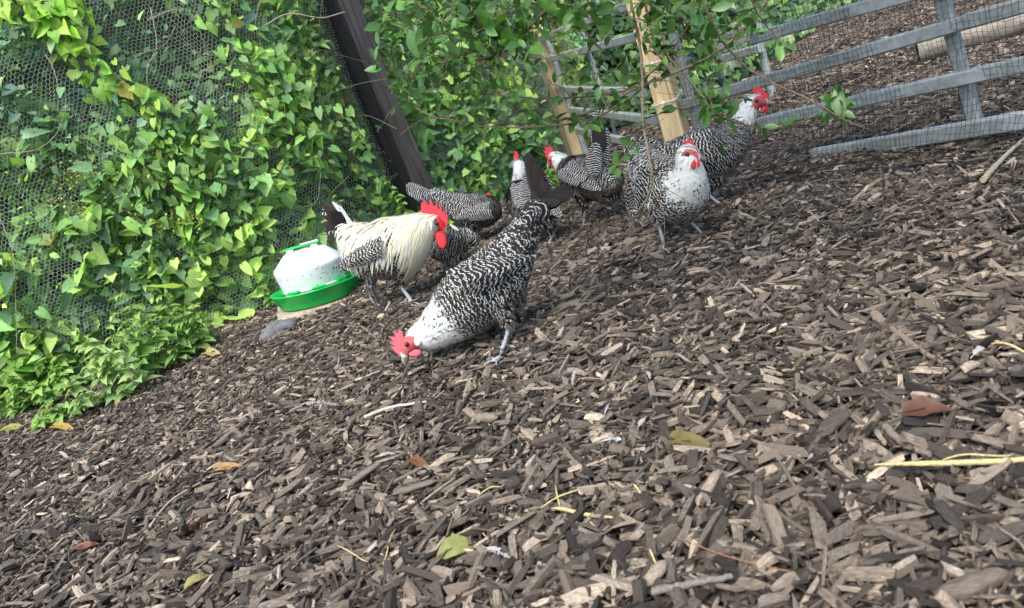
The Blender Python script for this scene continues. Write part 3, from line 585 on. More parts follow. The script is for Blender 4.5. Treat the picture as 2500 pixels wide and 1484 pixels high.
def netting():
    root = thing('bird_netting', HL, 'fine black square netting stretched over the grey rail fence down to the mulch', 'netting')
    mb = MB(); n = np.array([DIR[1], -DIR[0], 0]); n = n if n[1] < 0 else -n
    LL = np.linalg.norm(HE-HL); cell = .0185; ns = int((LL+.05)/cell); nz = int(.98/cell)
    s = np.arange(ns)*cell-.03; z = np.arange(nz)*cell
    S, Z = np.meshgrid(s, z, indexing='ij')
    off = .026+.010*np.sin(S*4)+.012*np.sin(S*13+Z*7)*np.clip(1-Z, 0, 1)+.12*np.clip(.16-Z, 0, 1)/.16*(.6+.4*np.sin(S*5))*(Z < .16)
    W_ = .004*np.sin(S*31+Z*12)+.004*rng.normal(0, .5, S.shape)
    Pn = HL[None, None]+DIR*(S+W_)[..., None]+n*off[..., None]+np.array([0, 0, 1])*(Z+.004*np.sin(S*23+Z*9)+.003*rng.normal(0, .4, S.shape)+.008)[..., None]
    segs(mb, Pn[:-1].reshape(-1, 3), Pn[1:].reshape(-1, 3), .0006); segs(mb, Pn[:, :-1].reshape(-1, 3), Pn[:, 1:].reshape(-1, 3), .0007)
    # skirt lying on the mulch
    sk = []; rows = 14
    for k in range(rows):
        o = .14+.015*k; y = HL[None]+DIR*s[:, None]+n*(o+.03*np.sin(s*9+k*.4))[:, None]; y[:, 2] = gz(y[:, 0], y[:, 1])+.020+.008*np.sin(s*17+k); sk.append(y)
    sk = np.array(sk); segs(mb, sk[:, :-1].reshape(-1, 3), sk[:, 1:].reshape(-1, 3), .0009); segs(mb, sk[:-1].reshape(-1, 3), sk[1:].reshape(-1, 3), .0009)
    mb.build('net_mesh', M['net'], root, root.location)
    root = thing('bird_netting', A1, 'pale brown netting covering the farther pale post and gate', 'netting'); mb = MB()
    d = nrm(A2-A1); L2 = np.linalg.norm(A2-A1); n2 = nrm(np.array([d[1], -d[0], 0])); n2 = n2 if n2[0] < 0 else -n2
    s = np.arange(-.1, L2*.55, .026); z = np.arange(0, .95, .026); S, Z = np.meshgrid(s, z, indexing='ij')
    Pn = A1+d*(S+.004*np.sin(Z*40))[..., None]+n2*(.07+.01*np.sin(S*9+Z*5))[..., None]+np.array([0, 0, 1])*(Z+.004*np.sin(S*30))[..., None]
    segs(mb, Pn[:-1].reshape(-1, 3), Pn[1:].reshape(-1, 3), .0005, (.3, .25, .15, 1)); segs(mb, Pn[:, :-1].reshape(-1, 3), Pn[:, 1:].reshape(-1, 3), .0005, (.3, .25, .15, 1))
    mb.build('net_mesh', M['wire'], root, A1)
netting()
def ivy():
    """ivy carpet and shrubs beyond the run"""
    mb = MB(); pts = catmull([(1.3, 7.0), (2.4, 7.3), (3.4, 8.3), (5.2, 11.2), (7.5, 14.5), (11, 19)], 400)
    n = 26000; i = rng.integers(0, 399, n); t = rng.beta(1, 1.6, n); h = .12+2.6*t
    o = np.column_stack((pts[i, 0]-.15-.5*t+rng.normal(0, .12, n), pts[i, 1]+.15+.9*t+rng.normal(0, .15, n), h*rng.uniform(.0, 1, n)+.03))
    bl = .5+.5*np.sin(o[:, 0]*3.3+o[:, 2]*4)*np.sin(o[:, 1]*2.1+o[:, 2]*3)
    keep = rng.random(n) < .45+.55*bl; o = o[keep]; n = len(o)
    d = np.column_stack((rng.normal(0, .5, n), rng.normal(-.5, .4, n), rng.normal(-.5, .4, n))); nn = np.column_stack((rng.normal(0, .4, n), rng.normal(-.6, .3, n), rng.normal(.8, .3, n)))
    L = .085*np.exp(rng.normal(0, .25, n))*np.clip(o[:, 1]/8, .6, 1.3); gi = rng.integers(0, 5, n); col = GREENS[gi]*rng.uniform(.55, 1.15, (n, 1))
    strips(mb, o, d, nn, L, L*.5, T_IVY, np.column_stack((col, np.ones(n))), .2, .15)
    tag(mb.build('ivy_bank', M['gloss_leaf']), 'dark green ivy bank along the far edge of the mulch behind the gate and rails', 'ivy', kind='stuff')
ivy()
def log():
    a = P(2244, 141, 4.35); b = P(2560, 38, 4.05); d = nrm(b-a); r = .092
    a[2] = r*.92; b[2] = r*1.0; b = b+nrm(b-a)*.8
    root = thing('log', (a+b)/2, 'bleached hollow log lying on the mulch beyond the grey rail fence', 'log')
    mb = MB(); K = 24; n = 22; rings = []; x = nrm(np.cross(nrm(b-a), [0, 0, 1])); z = np.cross(x, nrm(b-a))
    def ring(p, rr, w): return [p+(x*cos(t)+z*sin(t))*rr*(1+w*sin(3*t+p[0]*3)+w*.6*sin(7*t+p[0]*9)) for t in np.arange(n)*2*pi/n]
    for k in range(K): rings.append(ring(a+(b-a)*k/(K-1), r*(1+.05*sin(k*1.3)), .04))
    v = np.array(rings).reshape(-1, 3); i = np.arange(K-1)[:, None]*n; j = np.arange(n)[None]; j2 = (j+1) % n
    mb.add(v, np.stack((i+j, i+j2, i+n+j2, i+n+j), -1).reshape(-1, 4), (.29, .27, .235, 1)); mb.add(rings[-1], [np.arange(n)], (.25, .2, .15, 1))
    mb.build('bark', M['log_wood'], root, root.location)
    mb = MB(); dd = nrm(b-a); v = []
    for p, rr in ((a-dd*.004, r), (a-dd*.006, r*.7), (a+dd*.05, r*.55), (a+dd*.1, .01)): v += ring(p, rr, .05)
    i = np.arange(3)[:, None]*n
    mb.add(v, np.stack((i+j, i+j2, i+n+j2, i+n+j), -1).reshape(-1, 4), (.05, .038, .024, 1)); mb.build('hollow_end', M['log_wood'], root, root.location)
log()
# ------------------------------------------------------------ birds
class Crop:
    """photo crop measured at zoom: crop point -> grid point -> world"""
    def __init__(s, x0, y0, src, out, d): s.x0, s.y0, s.k, s.d = x0, y0, src/out, d; s.px = s.k*.62004*d/FPX
    def g(s, x, y): return (s.x0+x*s.k)*.62004, (s.y0+y*s.k)*.62004
    def p(s, x, y, dz=0.): return P(*s.g(x, y), s.d+dz)
RED = (.50, .026, .04, 1); PINK = (.52, .10, .12, 1)
def plate(mb, pts, t, c, bulge=0.):
    """closed outline (world points, nearly planar) -> thick rounded plate"""
    p = np.array(pts, float); 
    # refine outline
    p = np.concatenate([p, p[:1]]); p = np.concatenate([np.linspace(p[i], p[i+1], 3)[:-1] for i in range(len(p)-1)])
    n = nrm(np.sum([np.cross(p[i]-p.mean(0), p[(i+1) % len(p)]-p.mean(0)) for i in range(len(p))], 0)); cen = p.mean(0); N = len(p)
    if bulge:
        rings = [p]; fr = [(0.88, .7), (.6, .95), (.3, 1.)]
        A = [p]+[cen+(p-cen)*s+n*bulge*b for s, b in fr]; B = [cen+(p-cen)*s-n*bulge*b for s, b in fr]
        v = np.concatenate(A+B); j = np.arange(N); j2 = (j+1) % N; f = []
        def q(a, b): return np.stack((a*N+j, a*N+j2, b*N+j2, b*N+j), -1)
        mb.add(v, np.concatenate((q(0, 1), q(1, 2), q(2, 3), q(4, 0), q(5, 4), q(6, 5))), c)
        base = mb.n-len(v); mb.f.append([base+3*N+j, base+6*N+j[::-1]]); mb.mi.append(0); mb.sm.append(True)
    else:
        v = np.concatenate((p+n*t*.5, p-n*t*.5)); j = np.arange(N); j2 = (j+1) % N
        mb.add(v, np.stack((j, j2, j2+N, j+N), -1), c); base = mb.n-2*N
        mb.f.append([base+j[::-1], base+N+j]); mb.mi.append(0); mb.sm.append(False)
def remeshed(parts, vox, name):
    """union of closed lumps as one continuous skin"""
    mb = MB()
    for f in parts: f(mb)
    o = mb.build('tmp', [])
    m = o.modifiers.new('r', 'REMESH'); m.mode = 'VOXEL'; m.voxel_size = vox
    s = o.modifiers.new('s', 'SMOOTH'); s.factor = .5; s.iterations = 3
    dg = bpy.context.evaluated_depsgraph_get(); me = bpy.data.meshes.new_from_object(o.evaluated_get(dg)); bpy.data.objects.remove(o)
    n = len(me.vertices); v = np.empty(n*3, np.float32); me.vertices.foreach_get('co', v); v = v.reshape(-1, 3).astype(float)
    nl = len(me.loops); li = np.empty(nl, np.int32); me.loops.foreach_get('vertex_index', li)
    f = li.reshape(-1, 4) if nl == 4*len(me.polygons) else None
    if f is None: f = [np.array(p.vertices[:]) for p in me.polygons]
    return v, f
def drape(mb, bvh, o, dirfn, L, Wd, T, c, uvl, lift=.003, slope=.006, mi=0, camber=-.18):
    """feathers that hug the skin: the strip is walked along the surface"""
    T = np.array(T); k = len(T); N = len(o); L = np.broadcast_to(L, (N,)); Wd = np.broadcast_to(Wd, (N,)); uvl = np.broadcast_to(uvl, (N,))
    v = np.zeros((N, k, 3, 3)); uv = np.zeros((N, k, 3, 2)); SL = np.broadcast_to(slope, (N,)); CB = np.broadcast_to(camber, (N,))
    for i in range(N):
        p = np.array(o[i]); pv = 0.
        for r in range(k):
            h, nn, _, _ = bvh.find_nearest(Vector(p)); nn = np.array(nn); h = np.array(h); d = dirfn(i, p, nn); sl_ = SL[i]; cb_ = CB[i]
            if np.dot(p-h, nn) < 0: nn = nn
            t = nrm(d-nn*(d @ nn)); out = (p-h) @ nn; off = lift+sl_*T[r, 0]
            q = p+nn*(off-out) if out < off else p
            s = nrm(np.cross(t, nn))
            for ui, u in enumerate((-1, 0, 1)):
                v[i, r, ui] = q+s*Wd[i]*T[r, 1]*u+nn*cb_*Wd[i]*T[r, 1]*abs(u)
                uv[i, r, ui] = (u*T[r, 1], T[r, 0]*uvl[i])
            if r < k-1: p = q+(t*.75+nrm(d)*.25)*L[i]*(T[r+1, 0]-T[r, 0])
    _emit(mb, v, uv, c, k, mi)
def bird(name, label, cat, cr, spine, legs, head, tail, wing=None, blobs=(), white=.62, specks=.16, period=.0098, flen=.030, nfe=1500, group='hens scratching in the run',
         cock=False, vox=.004, comb=None, wattles=(), beak=None, barw=0., bodytone=(.02, .017, .015), leaf_dz=0., flat=.92, fluff_t=.10):
    base = cr.p(*legs[0]['foot'][:2], legs[0]['foot'][2] if len(legs[0]['foot']) > 2 else 0); base = np.array([base[0], base[1], 0.]); base[2] = float(gz(base[0], base[1]))
    root = thing(name, base, label, cat, group); px = cr.px
    S = np.array([[*cr.p(x, y, (q[0] if q else 0)), r*px] for x, y, r, *q in spine]); n = 60
    C = catmull(S, n); C[:, 3] -= np.interp(np.linspace(0, 1, n), [0, .1, white, white+.2, .9, 1], [.003, .0085, .0085, .005, .002, 0]); C[:, 3] = np.maximum(C[:, 3], .004)
    def body(mb):
        tube(mb, C[:, :3], C[:, 3], 20, cap=True)
        ellipsoid(mb, C[0, :3], np.eye(3)*C[0, 3], n=14, m=9); ellipsoid(mb, C[-1, :3], np.eye(3)*C[-1, 3], n=14, m=9)
    def bl(mb):
        for x, y, r, *q in blobs: ellipsoid(mb, cr.p(x, y, q[0] if q else 0), np.eye(3)*r*px, n=16, m=12)
    legseg = []; thigh = []
    def lg(mb):
        for L in legs:
            dz = L.get('dz', 0.)
            up = [(*cr.p(x, y, dz+(q[0] if q else 0)), r*px) for x, y, r, *q in L['up']]       # hip .. hock
            fx, fy = L['foot'][:2]; g = cr.g(fx, fy)
            ft = G(*g, .006) if not L.get('air') else cr.p(fx, fy, dz)
            up = np.array(up); c = catmull(up, 12); tube(mb, c[:, :3], c[:, 3], 12); ellipsoid(mb, c[0, :3], np.eye(3)*c[0, 3])
            thigh.append(c)
            hk = up[-1, :3]; rr = max(.0048, .0052 if not cock else .0068)
            sh = catmull([hk, (hk+ft)/2+np.array([.002, 0, .0]), ft+[0, 0, .003]], 10); tube(mb, sh, np.linspace(rr*1.15, rr*1.1, 10), 8); ellipsoid(mb, hk, np.eye(3)*rr*1.35, n=8, m=6); ellipsoid(mb, ft+[0, 0, .004], np.eye(3)*rr*1.5, n=8, m=6)
            legseg.append(np.array(sh))
            for x, y in L['toes']:
                e = G(*cr.g(x, y), .004); ln = np.linalg.norm(e-ft); e = ft+(e-ft)*min(1, .075/max(ln, .01)); e[2] = gz(e[0], e[1])+.008
                m = (ft+e)/2+[0, 0, .010]; tt = catmull([ft+[0, 0, .006], m, e], 9); tube(mb, tt, np.linspace(rr*.95, rr*.42, 9), 8); legseg.append(tt)
                ellipsoid(mb, e, np.eye(3)*rr*.45, n=8, m=6)
    v, f = remeshed([body, bl, lg], vox, name)
    sp = C[:, :3]; dd = np.linalg.norm(v[:, None]-sp[None], axis=2)-C[None, :, 3]; ti = dd.argmin(1); tpar = ti/(n-1.)
    ld = np.min([np.linalg.norm(v[:, None]-q[None], axis=2).min(1) for q in legseg], 0) if legseg else np.full(len(v), 9.)
    isleg = (ld < .0115) & (dd.min(1) > .002)
    hx, hy, hr = head['face']; hc = cr.p(hx, hy, head.get('dz', 0.)); nose = C[-1, :3]; hd = nrm(C[-1, :3]-C[-8, :3])
    vr = nrm(hc-CAM); fd = np.linalg.norm((v-hc)-((v-hc) @ vr)[:, None]*vr, axis=1); isface = (fd < hr*px*1.0) & (tpar > .72) if head.get('red', True) else np.zeros(len(v), bool)
    wmix = np.clip((tpar-white)/.06+.5, 0, 1)[:, None]
    wc = np.array([.58, .55, .42] if cock else [.58, .60, .59]); col = np.array(bodytone)[None]*(1-wmix)+wc*wmix
    col[isface] = RED[:3] if cock else (.42, .085, .085)
    k = rng.uniform(.8, 1.2, (isleg.sum(), 1)); col[isleg] = np.array([.27, .29, .31])*k
    mb = MB(); mb.add(v, f, np.column_stack((col, np.ones(len(v))))); body_o = mb.build('body', M['bird_body'], root, base)
    # plumage ------------------------------------------------
    if isinstance(f, np.ndarray): F = f
    else: F = np.array([q for q in f if len(q) == 4])
    bvh = BVHTree.FromPolygons([tuple(x) for x in v], [tuple(int(a) for a in q) for q in F])
    fc = v[F].mean(1); fn = nrm(np.cross(v[F[:, 1]]-v[F[:, 0]], v[F[:, 2]]-v[F[:, 0]])); ft_ = tpar[F[:, 0]]; fleg = isleg[F].any(1); fface = isface[F].any(1)
    d3 = np.linalg.norm(fc[:, None]-sp[None], axis=2)-C[None, :, 3]; lowleg = (d3.min(1) > .004)
    ok = ~fleg & ~fface & (ft_ < .965)
    # below the hock no feathers
    for L in legs:
        pass
    idx = np.where(ok)[0]; order = rng.permutation(idx); cellw = math.sqrt(len(idx)*vox*vox/nfe)*1.0; taken = set(); pick = []
    for i in order:
        t = ft_[i]; cw = cellw*(1. if t < white+.02 else .62)
        key = tuple((fc[i]/cw).astype(int))+((t >= white+.02),)
        if key in taken: continue
        taken.add(key); pick.append(i)
    pick = np.array(pick); pick = pick[np.argsort(ft_[pick])]; o = fc[pick]; nn = fn[pick]; t = ft_[pick]; N = len(pick); low = lowleg[pick]
    tang = nrm(np.gradient(sp, axis=0)); ci = (t*(n-1)).round().astype(int); dirs = -tang[ci]
    up = np.array([0, 0, 1.]); top = nn @ up
    dirs = np.where(low[:, None], np.array([0, 0, -1.])+dirs*.5, dirs); 
    neck = np.clip((t-white)/.1, 0, 1)
    dirs = dirs+np.array([0, 0, -.35])*(np.clip(1-np.abs(top), 0, 1)*(1 if not cock else 1.3))[:, None]+rng.normal(0, .07, (N, 3))
    wv = np.clip((t-(white-specks))/(2*specks)*1.0, 0, 1); wv = np.where(t > white+specks*.6, np.where(rng.random(N) < np.clip(.30-(t-white)*1.3, .04, .3), .6, 1.0), wv*.9+barw*(1-wv)); wv = wv+rng.normal(0, .05, N)*(wv < 1)
    fl = np.clip(1-t/fluff_t, 0, 1)*np.clip(-top*2.2+.3, 0, 1) if fluff_t > 0 else np.zeros(N); fl = np.where(low, .35, fl); fl = np.maximum(fl, np.clip((-top-.55)*1.6, 0, .6)*(t < white-.1))
    Lf = flen*np.where(t > white, .85, 1)*np.where(t > .82, .42, 1)*np.where(low, .35, 1)*rng.uniform(.85, 1.15, N)
    Wf = Lf*np.where(t > white, .17, .33); Wf = np.where(t > .82, Lf*.25, Wf)
    yel = (np.clip((t-white)/.1, 0, 1)*rng.uniform(.35, 1, N) if cock else rng.uniform(0, .12, N)+.18*(rng.random(N) < .15))
    c = np.column_stack((np.clip(wv, 0, 1), rng.random(N), fl, yel)); fm = MB()
    if cock:                                   # cape and saddle are laid on separately
        capeok = (t > white) & (t < .93) & ((top > -.45) | (t > .68)); s2 = (t < .36) & (top > .1)
        rest = ~(capeok)
        drape(fm, bvh, o[rest], lambda i, p, q, D=dirs[rest]: D[i], Lf[rest], Wf[rest], T_BODY, c[rest], Lf[rest]/period)
        rp = np.concatenate((np.where(capeok)[0],)*2); D = dirs[rp]*.85+np.array([0, 0, -.62])+rng.normal(0, .06, (len(rp), 3)); LL = .15*np.clip(1.15-(t[rp]-white)*.9, .5, 1.1)*rng.uniform(.7, 1.15, len(rp))
        cc = np.column_stack((np.ones(len(rp)), rng.random(len(rp)), np.zeros(len(rp)), rng.beta(2, 1.6, len(rp))*np.where(nn[rp] @ nrm([.6, -.6, .3]) > .2, 1., .8)))
        drape(fm, bvh, o[rp]+nn[rp]*rng.uniform(0, .008, (len(rp), 1)), lambda i, p, q, D=D: D[i]+np.array([0, 0, -.2]), LL, .0032, T_HACK, cc, LL/.2, .005, .008)
        rp = np.concatenate((np.where(s2)[0],)*2); rp = rp[rng.random(len(rp)) < .8]; D = dirs[rp]*.55+np.array([0, 0, -.9])*(1)+rng.normal(0, .12, (len(rp), 3)); LL = .10*rng.uniform(.6, 1.15, len(rp))
        cc = np.column_stack((rng.uniform(.8, 1, len(rp)), rng.random(len(rp)), np.zeros(len(rp)), rng.beta(1.6, 2, len(rp))))
        drape(fm, bvh, o[rp], lambda i, p, q, D=D: D[i], LL, .0032, T_HACK, cc, LL/.03, .006, .014)
    else:
        drape(fm, bvh, o, lambda i, p, q, D=dirs: D[i], Lf, Wf, T_BODY, c, Lf/(period*np.clip(1.25-.45*t/white-.25*np.clip(-top, 0, 1), .6, 1.3)), slope=np.where(t > white+.03, .0045, .009), camber=np.where(t > white, -.1, -.26))
    # wispy fluff under the tail and on the thighs
    fz = np.where((fl > .3) & ~low)[0]
    if len(fz):
        rp = np.repeat(fz, 4); LL = rng.uniform(.006, .015, len(rp)); oo = o[rp]+rng.normal(0, .006, (len(rp), 3))
        strips(fm, oo, nn[rp]*.3+dirs[rp]+rng.normal(0, .22, (len(rp), 3)), nn[rp], LL, .0011, T_HACK, np.column_stack((np.full(len(rp), .5), rng.random(len(rp)), np.full(len(rp), 1.), np.zeros(len(rp)))), 0, .2)
    fm.build('plumage', M['feather'], root, base)
    # wing ----------------------------------------------------
    if wing:
        for side in ((-1, 1) if wing.get('both', True) else (-1,)):
            wm = MB(); s0, e0 = wing['s'], wing['e']; hw = wing['w']*px; dzs = (s0[2], e0[2])
            if side == -1: a = cr.p(*s0[:2], dzs[0]); b = cr.p(*e0[:2], dzs[1])
            else:
                off = fw*(2*wing.get('half', .07)); a = cr.p(*s0[:2], dzs[0])+off; b = cr.p(*e0[:2], dzs[1])+off*.7
            ax = nrm(b-a); Lw = np.linalg.norm(b-a); nw = nrm(-fw*(1 if side == -1 else -1)+ax*(ax @ fw)*(1 if side == -1 else -1)); sd_ = np.cross(nw, ax)
            if sd_ @ UX < 0: sd_ = -sd_
            # long flight feathers
            nf = 13; rows = [(.30, 12, .70, .135, 1), (.18, 14, .42, .12, 2), (.02, 14, .34, .12, 2), (-.1, 13, .28, .11, 2)]
            for r_, (a0, m_, ln, wd, kk) in enumerate(rows):
                for q in range(m_):
                    bb = (q/(m_-1)*2-1); o_ = a+ax*Lw*(a0+.10*(1-abs(bb))+.05*rng.normal())+sd_*hw*bb*(.9 if r_ else .7)*(1-.25*max(0, a0))+nw*(.008+.014*(1-bb*bb)+.003*r_)
                    tgt = b+sd_*hw*bb*.30 if r_ == 0 else o_+ax*Lw*ln-sd_*bb*hw*.2
                    L_ = Lw*ln*(1-.12*abs(bb)) ; dr = nrm(tgt-o_)
                    ww = hw*.20 if r_ == 0 else hw*.24
                    wvv = min(.30, wing.get('white', .25)*.7)+.05*rng.normal()
                    strips(wm, [o_], [dr], [nw+sd_*bb*.35], L_, ww, T_LONG, [[min(1, max(0, wvv)), rng.random(), 0, wing.get('yel', 0.)]], -.18, .05, 0., [L_/period/1.05])
            wm.build('wing', M['feather'], root, base)
    # tail ------------------------------------------------------
    if tail:
        tm = MB()
        for T_ in tail:
            b0 = cr.p(*T_['base'][:2], T_['base'][2] if len(T_['base']) > 2 else 0)
            for (x, y, *q) in T_['tips']:
                for cpy in range(T_.get('rep', 2)):
                    e = cr.p(x, y, (q[0] if q else 0)+(cpy-.5)*T_.get('spread', .02)); e = e+rng.normal(0, .004, 3); bb = b0+rng.normal(0, .006, 3); d = e-bb; L_ = np.linalg.norm(d)
                    nrml = T_.get('n', None); nv = (-fw if nrml is None else np.array(nrml))+rng.normal(0, .12, 3)
                    strips(tm, [bb], [d], [nv], L_, T_['w']*px*rng.uniform(.85, 1.1), T_LONG, [[(-1. if T_.get('period', 0) > .15 else T_.get('white', .1))+.05*rng.normal(), rng.random()*.6, T_.get('fluff', 0), 0]], -.15, T_.get('curl', .03), 0., [L_/T_.get('period', period)])
        tm.build('tail', M['feather'], root, base)
    # head furniture -------------------------------------------
    hz = head.get('dz', 0.)
    if comb:
        mb = MB(); plate(mb, [cr.p(x, y, hz+head.get('cdz', 0)+head.get('cslope', 0)*(x-comb[0][0])) for x, y in comb], .0042, RED if head.get('deep', True) else PINK); 
        mb.build('comb', M['skin'], root, base)
    for w_ in wattles:
        mb = MB(); plate(mb, [cr.p(x, y, hz+w_.get('dz', -.01)) for x, y in w_['p']], .004, w_.get('c', RED), bulge=.0045*head.get('s', 1)); mb.build('wattle', M['skin'], root, base)
    hs = C[int(.93*n), 3]
    if 'eye' in head:
        ex, ey, er = head['eye']; rad = head.get('er', hr*px*.9)
        e0 = cr.p(ex, ey, hz); h, nn_, _, ds = bvh.ray_cast(Vector(CAM), Vector(nrm(e0-CAM))); ec = np.array(h) if h else e0
        mb = MB(); ellipsoid(mb, ec-nrm(e0-CAM)*er*px*.05, np.eye(3)*er*px*1.1, (.10, .035, .012, 1), 14, 10); eyo = mb.build('eye', M['eye'], root, base)
        mb = MB(); ellipsoid(mb, ec-nrm(e0-CAM)*er*px*.42, np.eye(3)*er*px*.85, (.004, .004, .004, 1), 12, 9); mb.build('pupil', M['eye'], eyo, base)
    if 'ear' in head:
        ex, ey, ea, eb, *ang = head['ear']; e0 = cr.p(ex, ey, hz); h, *_ = bvh.ray_cast(Vector(CAM), Vector(nrm(e0-CAM))); ec = np.array(h) if h else e0
        ec = ec-nrm(e0-CAM)*.005
        mb = MB(); ellipsoid(mb, ec, np.array([RX*ea*px, UX*eb*px, fw*.005]), (.66, .62, .66, 1), 14, 10); mb.build('earlobe', M['skin'], root, base)
    if beak:
        mb = MB(); (bx, by, br), (tx, ty) = beak[0], beak[1]; bdz = beak[2] if len(beak) > 2 else 0.
        a = cr.p(bx, by, hz); b = cr.p(tx, ty, hz+bdz); d = nrm(b-a); mid = a+(b-a)*.6+UX*0
        side = nrm(np.cross(d, fw)); side = side if side @ (C[-1, :3]-hc)*1 == 9 else side
        cv = head.get('bcurve', 1)*np.array(nrm(np.cross(fw, d)))*br*px*.35
        tube(mb, catmull([a, mid+cv, b], 10), np.linspace(br*px, .0012, 10)**1., 10, (.30, .25, .21, 1))
        tube(mb, catmull([a-cv*1.5, mid-cv*.9, a+(b-a)*.82-cv*.6], 8), np.linspace(br*px*.75, .001, 8), 10, (.15, .13, .12, 1))
        mb.build('beak', M['skin'], root, base)
    if 'bandpos' in head:
        x, y, r = head['bandpos']; mb = MB(); q = legseg[head['bandleg']]; k = int(len(q)*.66); lathe(mb, [(.0065, -.004), (.008, -.003), (.008, .003), (.0065, .004)], 16, (.75, .10, .02, 1), fr=(q[k], RX, fw, nrm(q[0]-q[-1])))
        ellipsoid(mb, q[k]+RX*.014, np.array([RX*.011, UX*.0028, fw*.003]), (.75, .10, .02, 1), 8, 6); mb.build('leg_ring', M['plain'], root, base)
    return root

cA = Crop(1240, 740, 600, 1649, 2.90)
bird('rooster', 'rooster with creamy yellow neck cape and tall red comb standing before the white drinker', 'rooster', cA,
     [(330, 440, 95), (420, 540, 190), (560, 640, 290), (740, 660, 335), (900, 610, 320), (1040, 530, 265), (1150, 455, 200), (1235, 410, 135), (1300, 390, 92), (1350, 410, 70), (1390, 440, 42)],
     [dict(up=[(600, 820, 120), (603, 975, 60), (605, 1065, 28)], foot=(705, 1290), toes=[(850, 1315), (715, 1385), (640, 1215), (800, 1260)]),
      dict(up=[(900, 820, 110), (918, 970, 62), (935, 1075, 30)], foot=(1070, 1270), toes=[(1200, 1290), (1040, 1370), (905, 1285), (1150, 1340)], dz=.02)],
     dict(face=(1345, 400, 78), eye=(1312, 385, 21), ear=(1248, 410, 30, 70), dz=-.0, cdz=0, bcurve=-1),
     [dict(base=(360, 430, .02), tips=[(95, 140, .03), (75, 200, .0), (65, 280, .03), (75, 380, .0), (105, 470, .02), (135, 560, .0)], w=40, white=.1, curl=.12, rep=3, period=.3),
      dict(base=(420, 430, -.03), tips=[(215, 160, -.03), (260, 200, -.04)], w=26, white=.7, curl=-.05, rep=1, period=.012),
      dict(base=(400, 400, -.02), tips=[(150, 250, -.04), (130, 340, -.04), (180, 300, -.05), (90, 300, -.03), (110, 420, -.03)], w=60, white=.05, rep=1, period=.3), dict(base=(380, 440, .02), tips=[(62, 260, .03), (75, 350, .03), (100, 520, .03), (60, 200, .03)], w=24, white=.3, rep=1, period=.014)],
     wing=dict(s=(700, 650, -.115), e=(215, 865, -.075), w=100, half=.10, white=.5, yel=.1), white=.46, specks=.03, cock=True, nfe=1700, group='birds of the flock', flen=.036, period=.013, fluff_t=.05,
     comb=[(1250, 330), (1190, 295), (1152, 250), (1145, 205), (1160, 155), (1190, 132), (1222, 188), (1238, 178), (1252, 118), (1282, 192), (1300, 195), (1316, 130), (1336, 230), (1350, 220), (1363, 160), (1376, 255), (1392, 255), (1421, 230), (1412, 290), (1442, 290), (1430, 340), (1452, 370), (1425, 410), (1425, 450), (1398, 465), (1370, 400), (1320, 345)],
     wattles=[dict(p=[(1278, 478), (1330, 470), (1390, 490), (1425, 540), (1432, 610), (1395, 668), (1350, 650), (1310, 590)], dz=-.022), dict(p=[(1330, 465), (1375, 455), (1415, 495), (1443, 570), (1440, 620), (1390, 610), (1350, 560)], dz=-.008)],
     beak=((1385, 440, 34), (1425, 500)))
cB = Crop(1500, 700, 800, 1484, 1.93)
bird('hen', 'front hen pecking the mulch with head down, black and white barred with orange leg ring', 'hen', cB,
     [(1120, 240, 62), (1085, 310, 90), (1035, 420, 125), (960, 550, 172), (870, 690, 222), (770, 800, 248), (660, 880, 248), (565, 970, 225), (475, 1045, 188), (375, 1120, 142), (285, 1165, 98), (220, 1205, 74), (190, 1255, 52), (175, 1290, 34)],
     [dict(up=[(840, 880, 110), (905, 1010, 50), (932, 1105, 20)], foot=(850, 1345), toes=[(730, 1420), (860, 1420), (900, 1330), (770, 1350)], dz=-.03),
      dict(up=[(950, 820, 100), (985, 1000, 42), (962, 1110, 18)], foot=(915, 1255), toes=[(1025, 1268), (870, 1300), (800, 1290), (880, 1220)], dz=.05)],
     dict(face=(205, 1228, 74), eye=(190, 1217, 17), ear=(270, 1190, 28, 40), deep=False, dz=0, bandpos=(960, 1215, 16), bandleg=5, bcurve=1),
     [dict(base=(1110, 235, 0), tips=[(1385, 95, .01), (1370, 120, -.01), (1345, 85, .03), (1310, 175, -.02), (1290, 140, .0)], w=36, white=.1, curl=-.08, rep=3, fluff=.05, period=.2),
      dict(base=(1080, 280, -.03), tips=[(1170, 170, -.03), (1220, 190, -.04), (1235, 240, -.04), (1140, 250, -.05)], w=38, white=.28, rep=2)],
     wing=dict(s=(590, 760, -.115), e=(1065, 590, -.08), w=105, half=.11, white=.34), white=.55, specks=.10, nfe=2600, group='birds of the flock', flen=.032, period=.0145, vox=.0035,
     comb=[(155, 1305), (125, 1290), (95, 1262), (72, 1226), (108, 1236), (85, 1215), (58, 1190), (102, 1200), (80, 1180), (58, 1155), (108, 1166), (98, 1140), (92, 1118), (122, 1136), (135, 1108), (152, 1132), (172, 1170), (172, 1240)],
     wattles=[dict(p=[(200, 1285), (245, 1252), (292, 1255), (300, 1288), (262, 1310), (215, 1306)], c=PINK, dz=-.022)],
     beak=((172, 1290, 30), (182, 1366)))
cC = Crop(1560, 560, 700, 2078, 3.50)
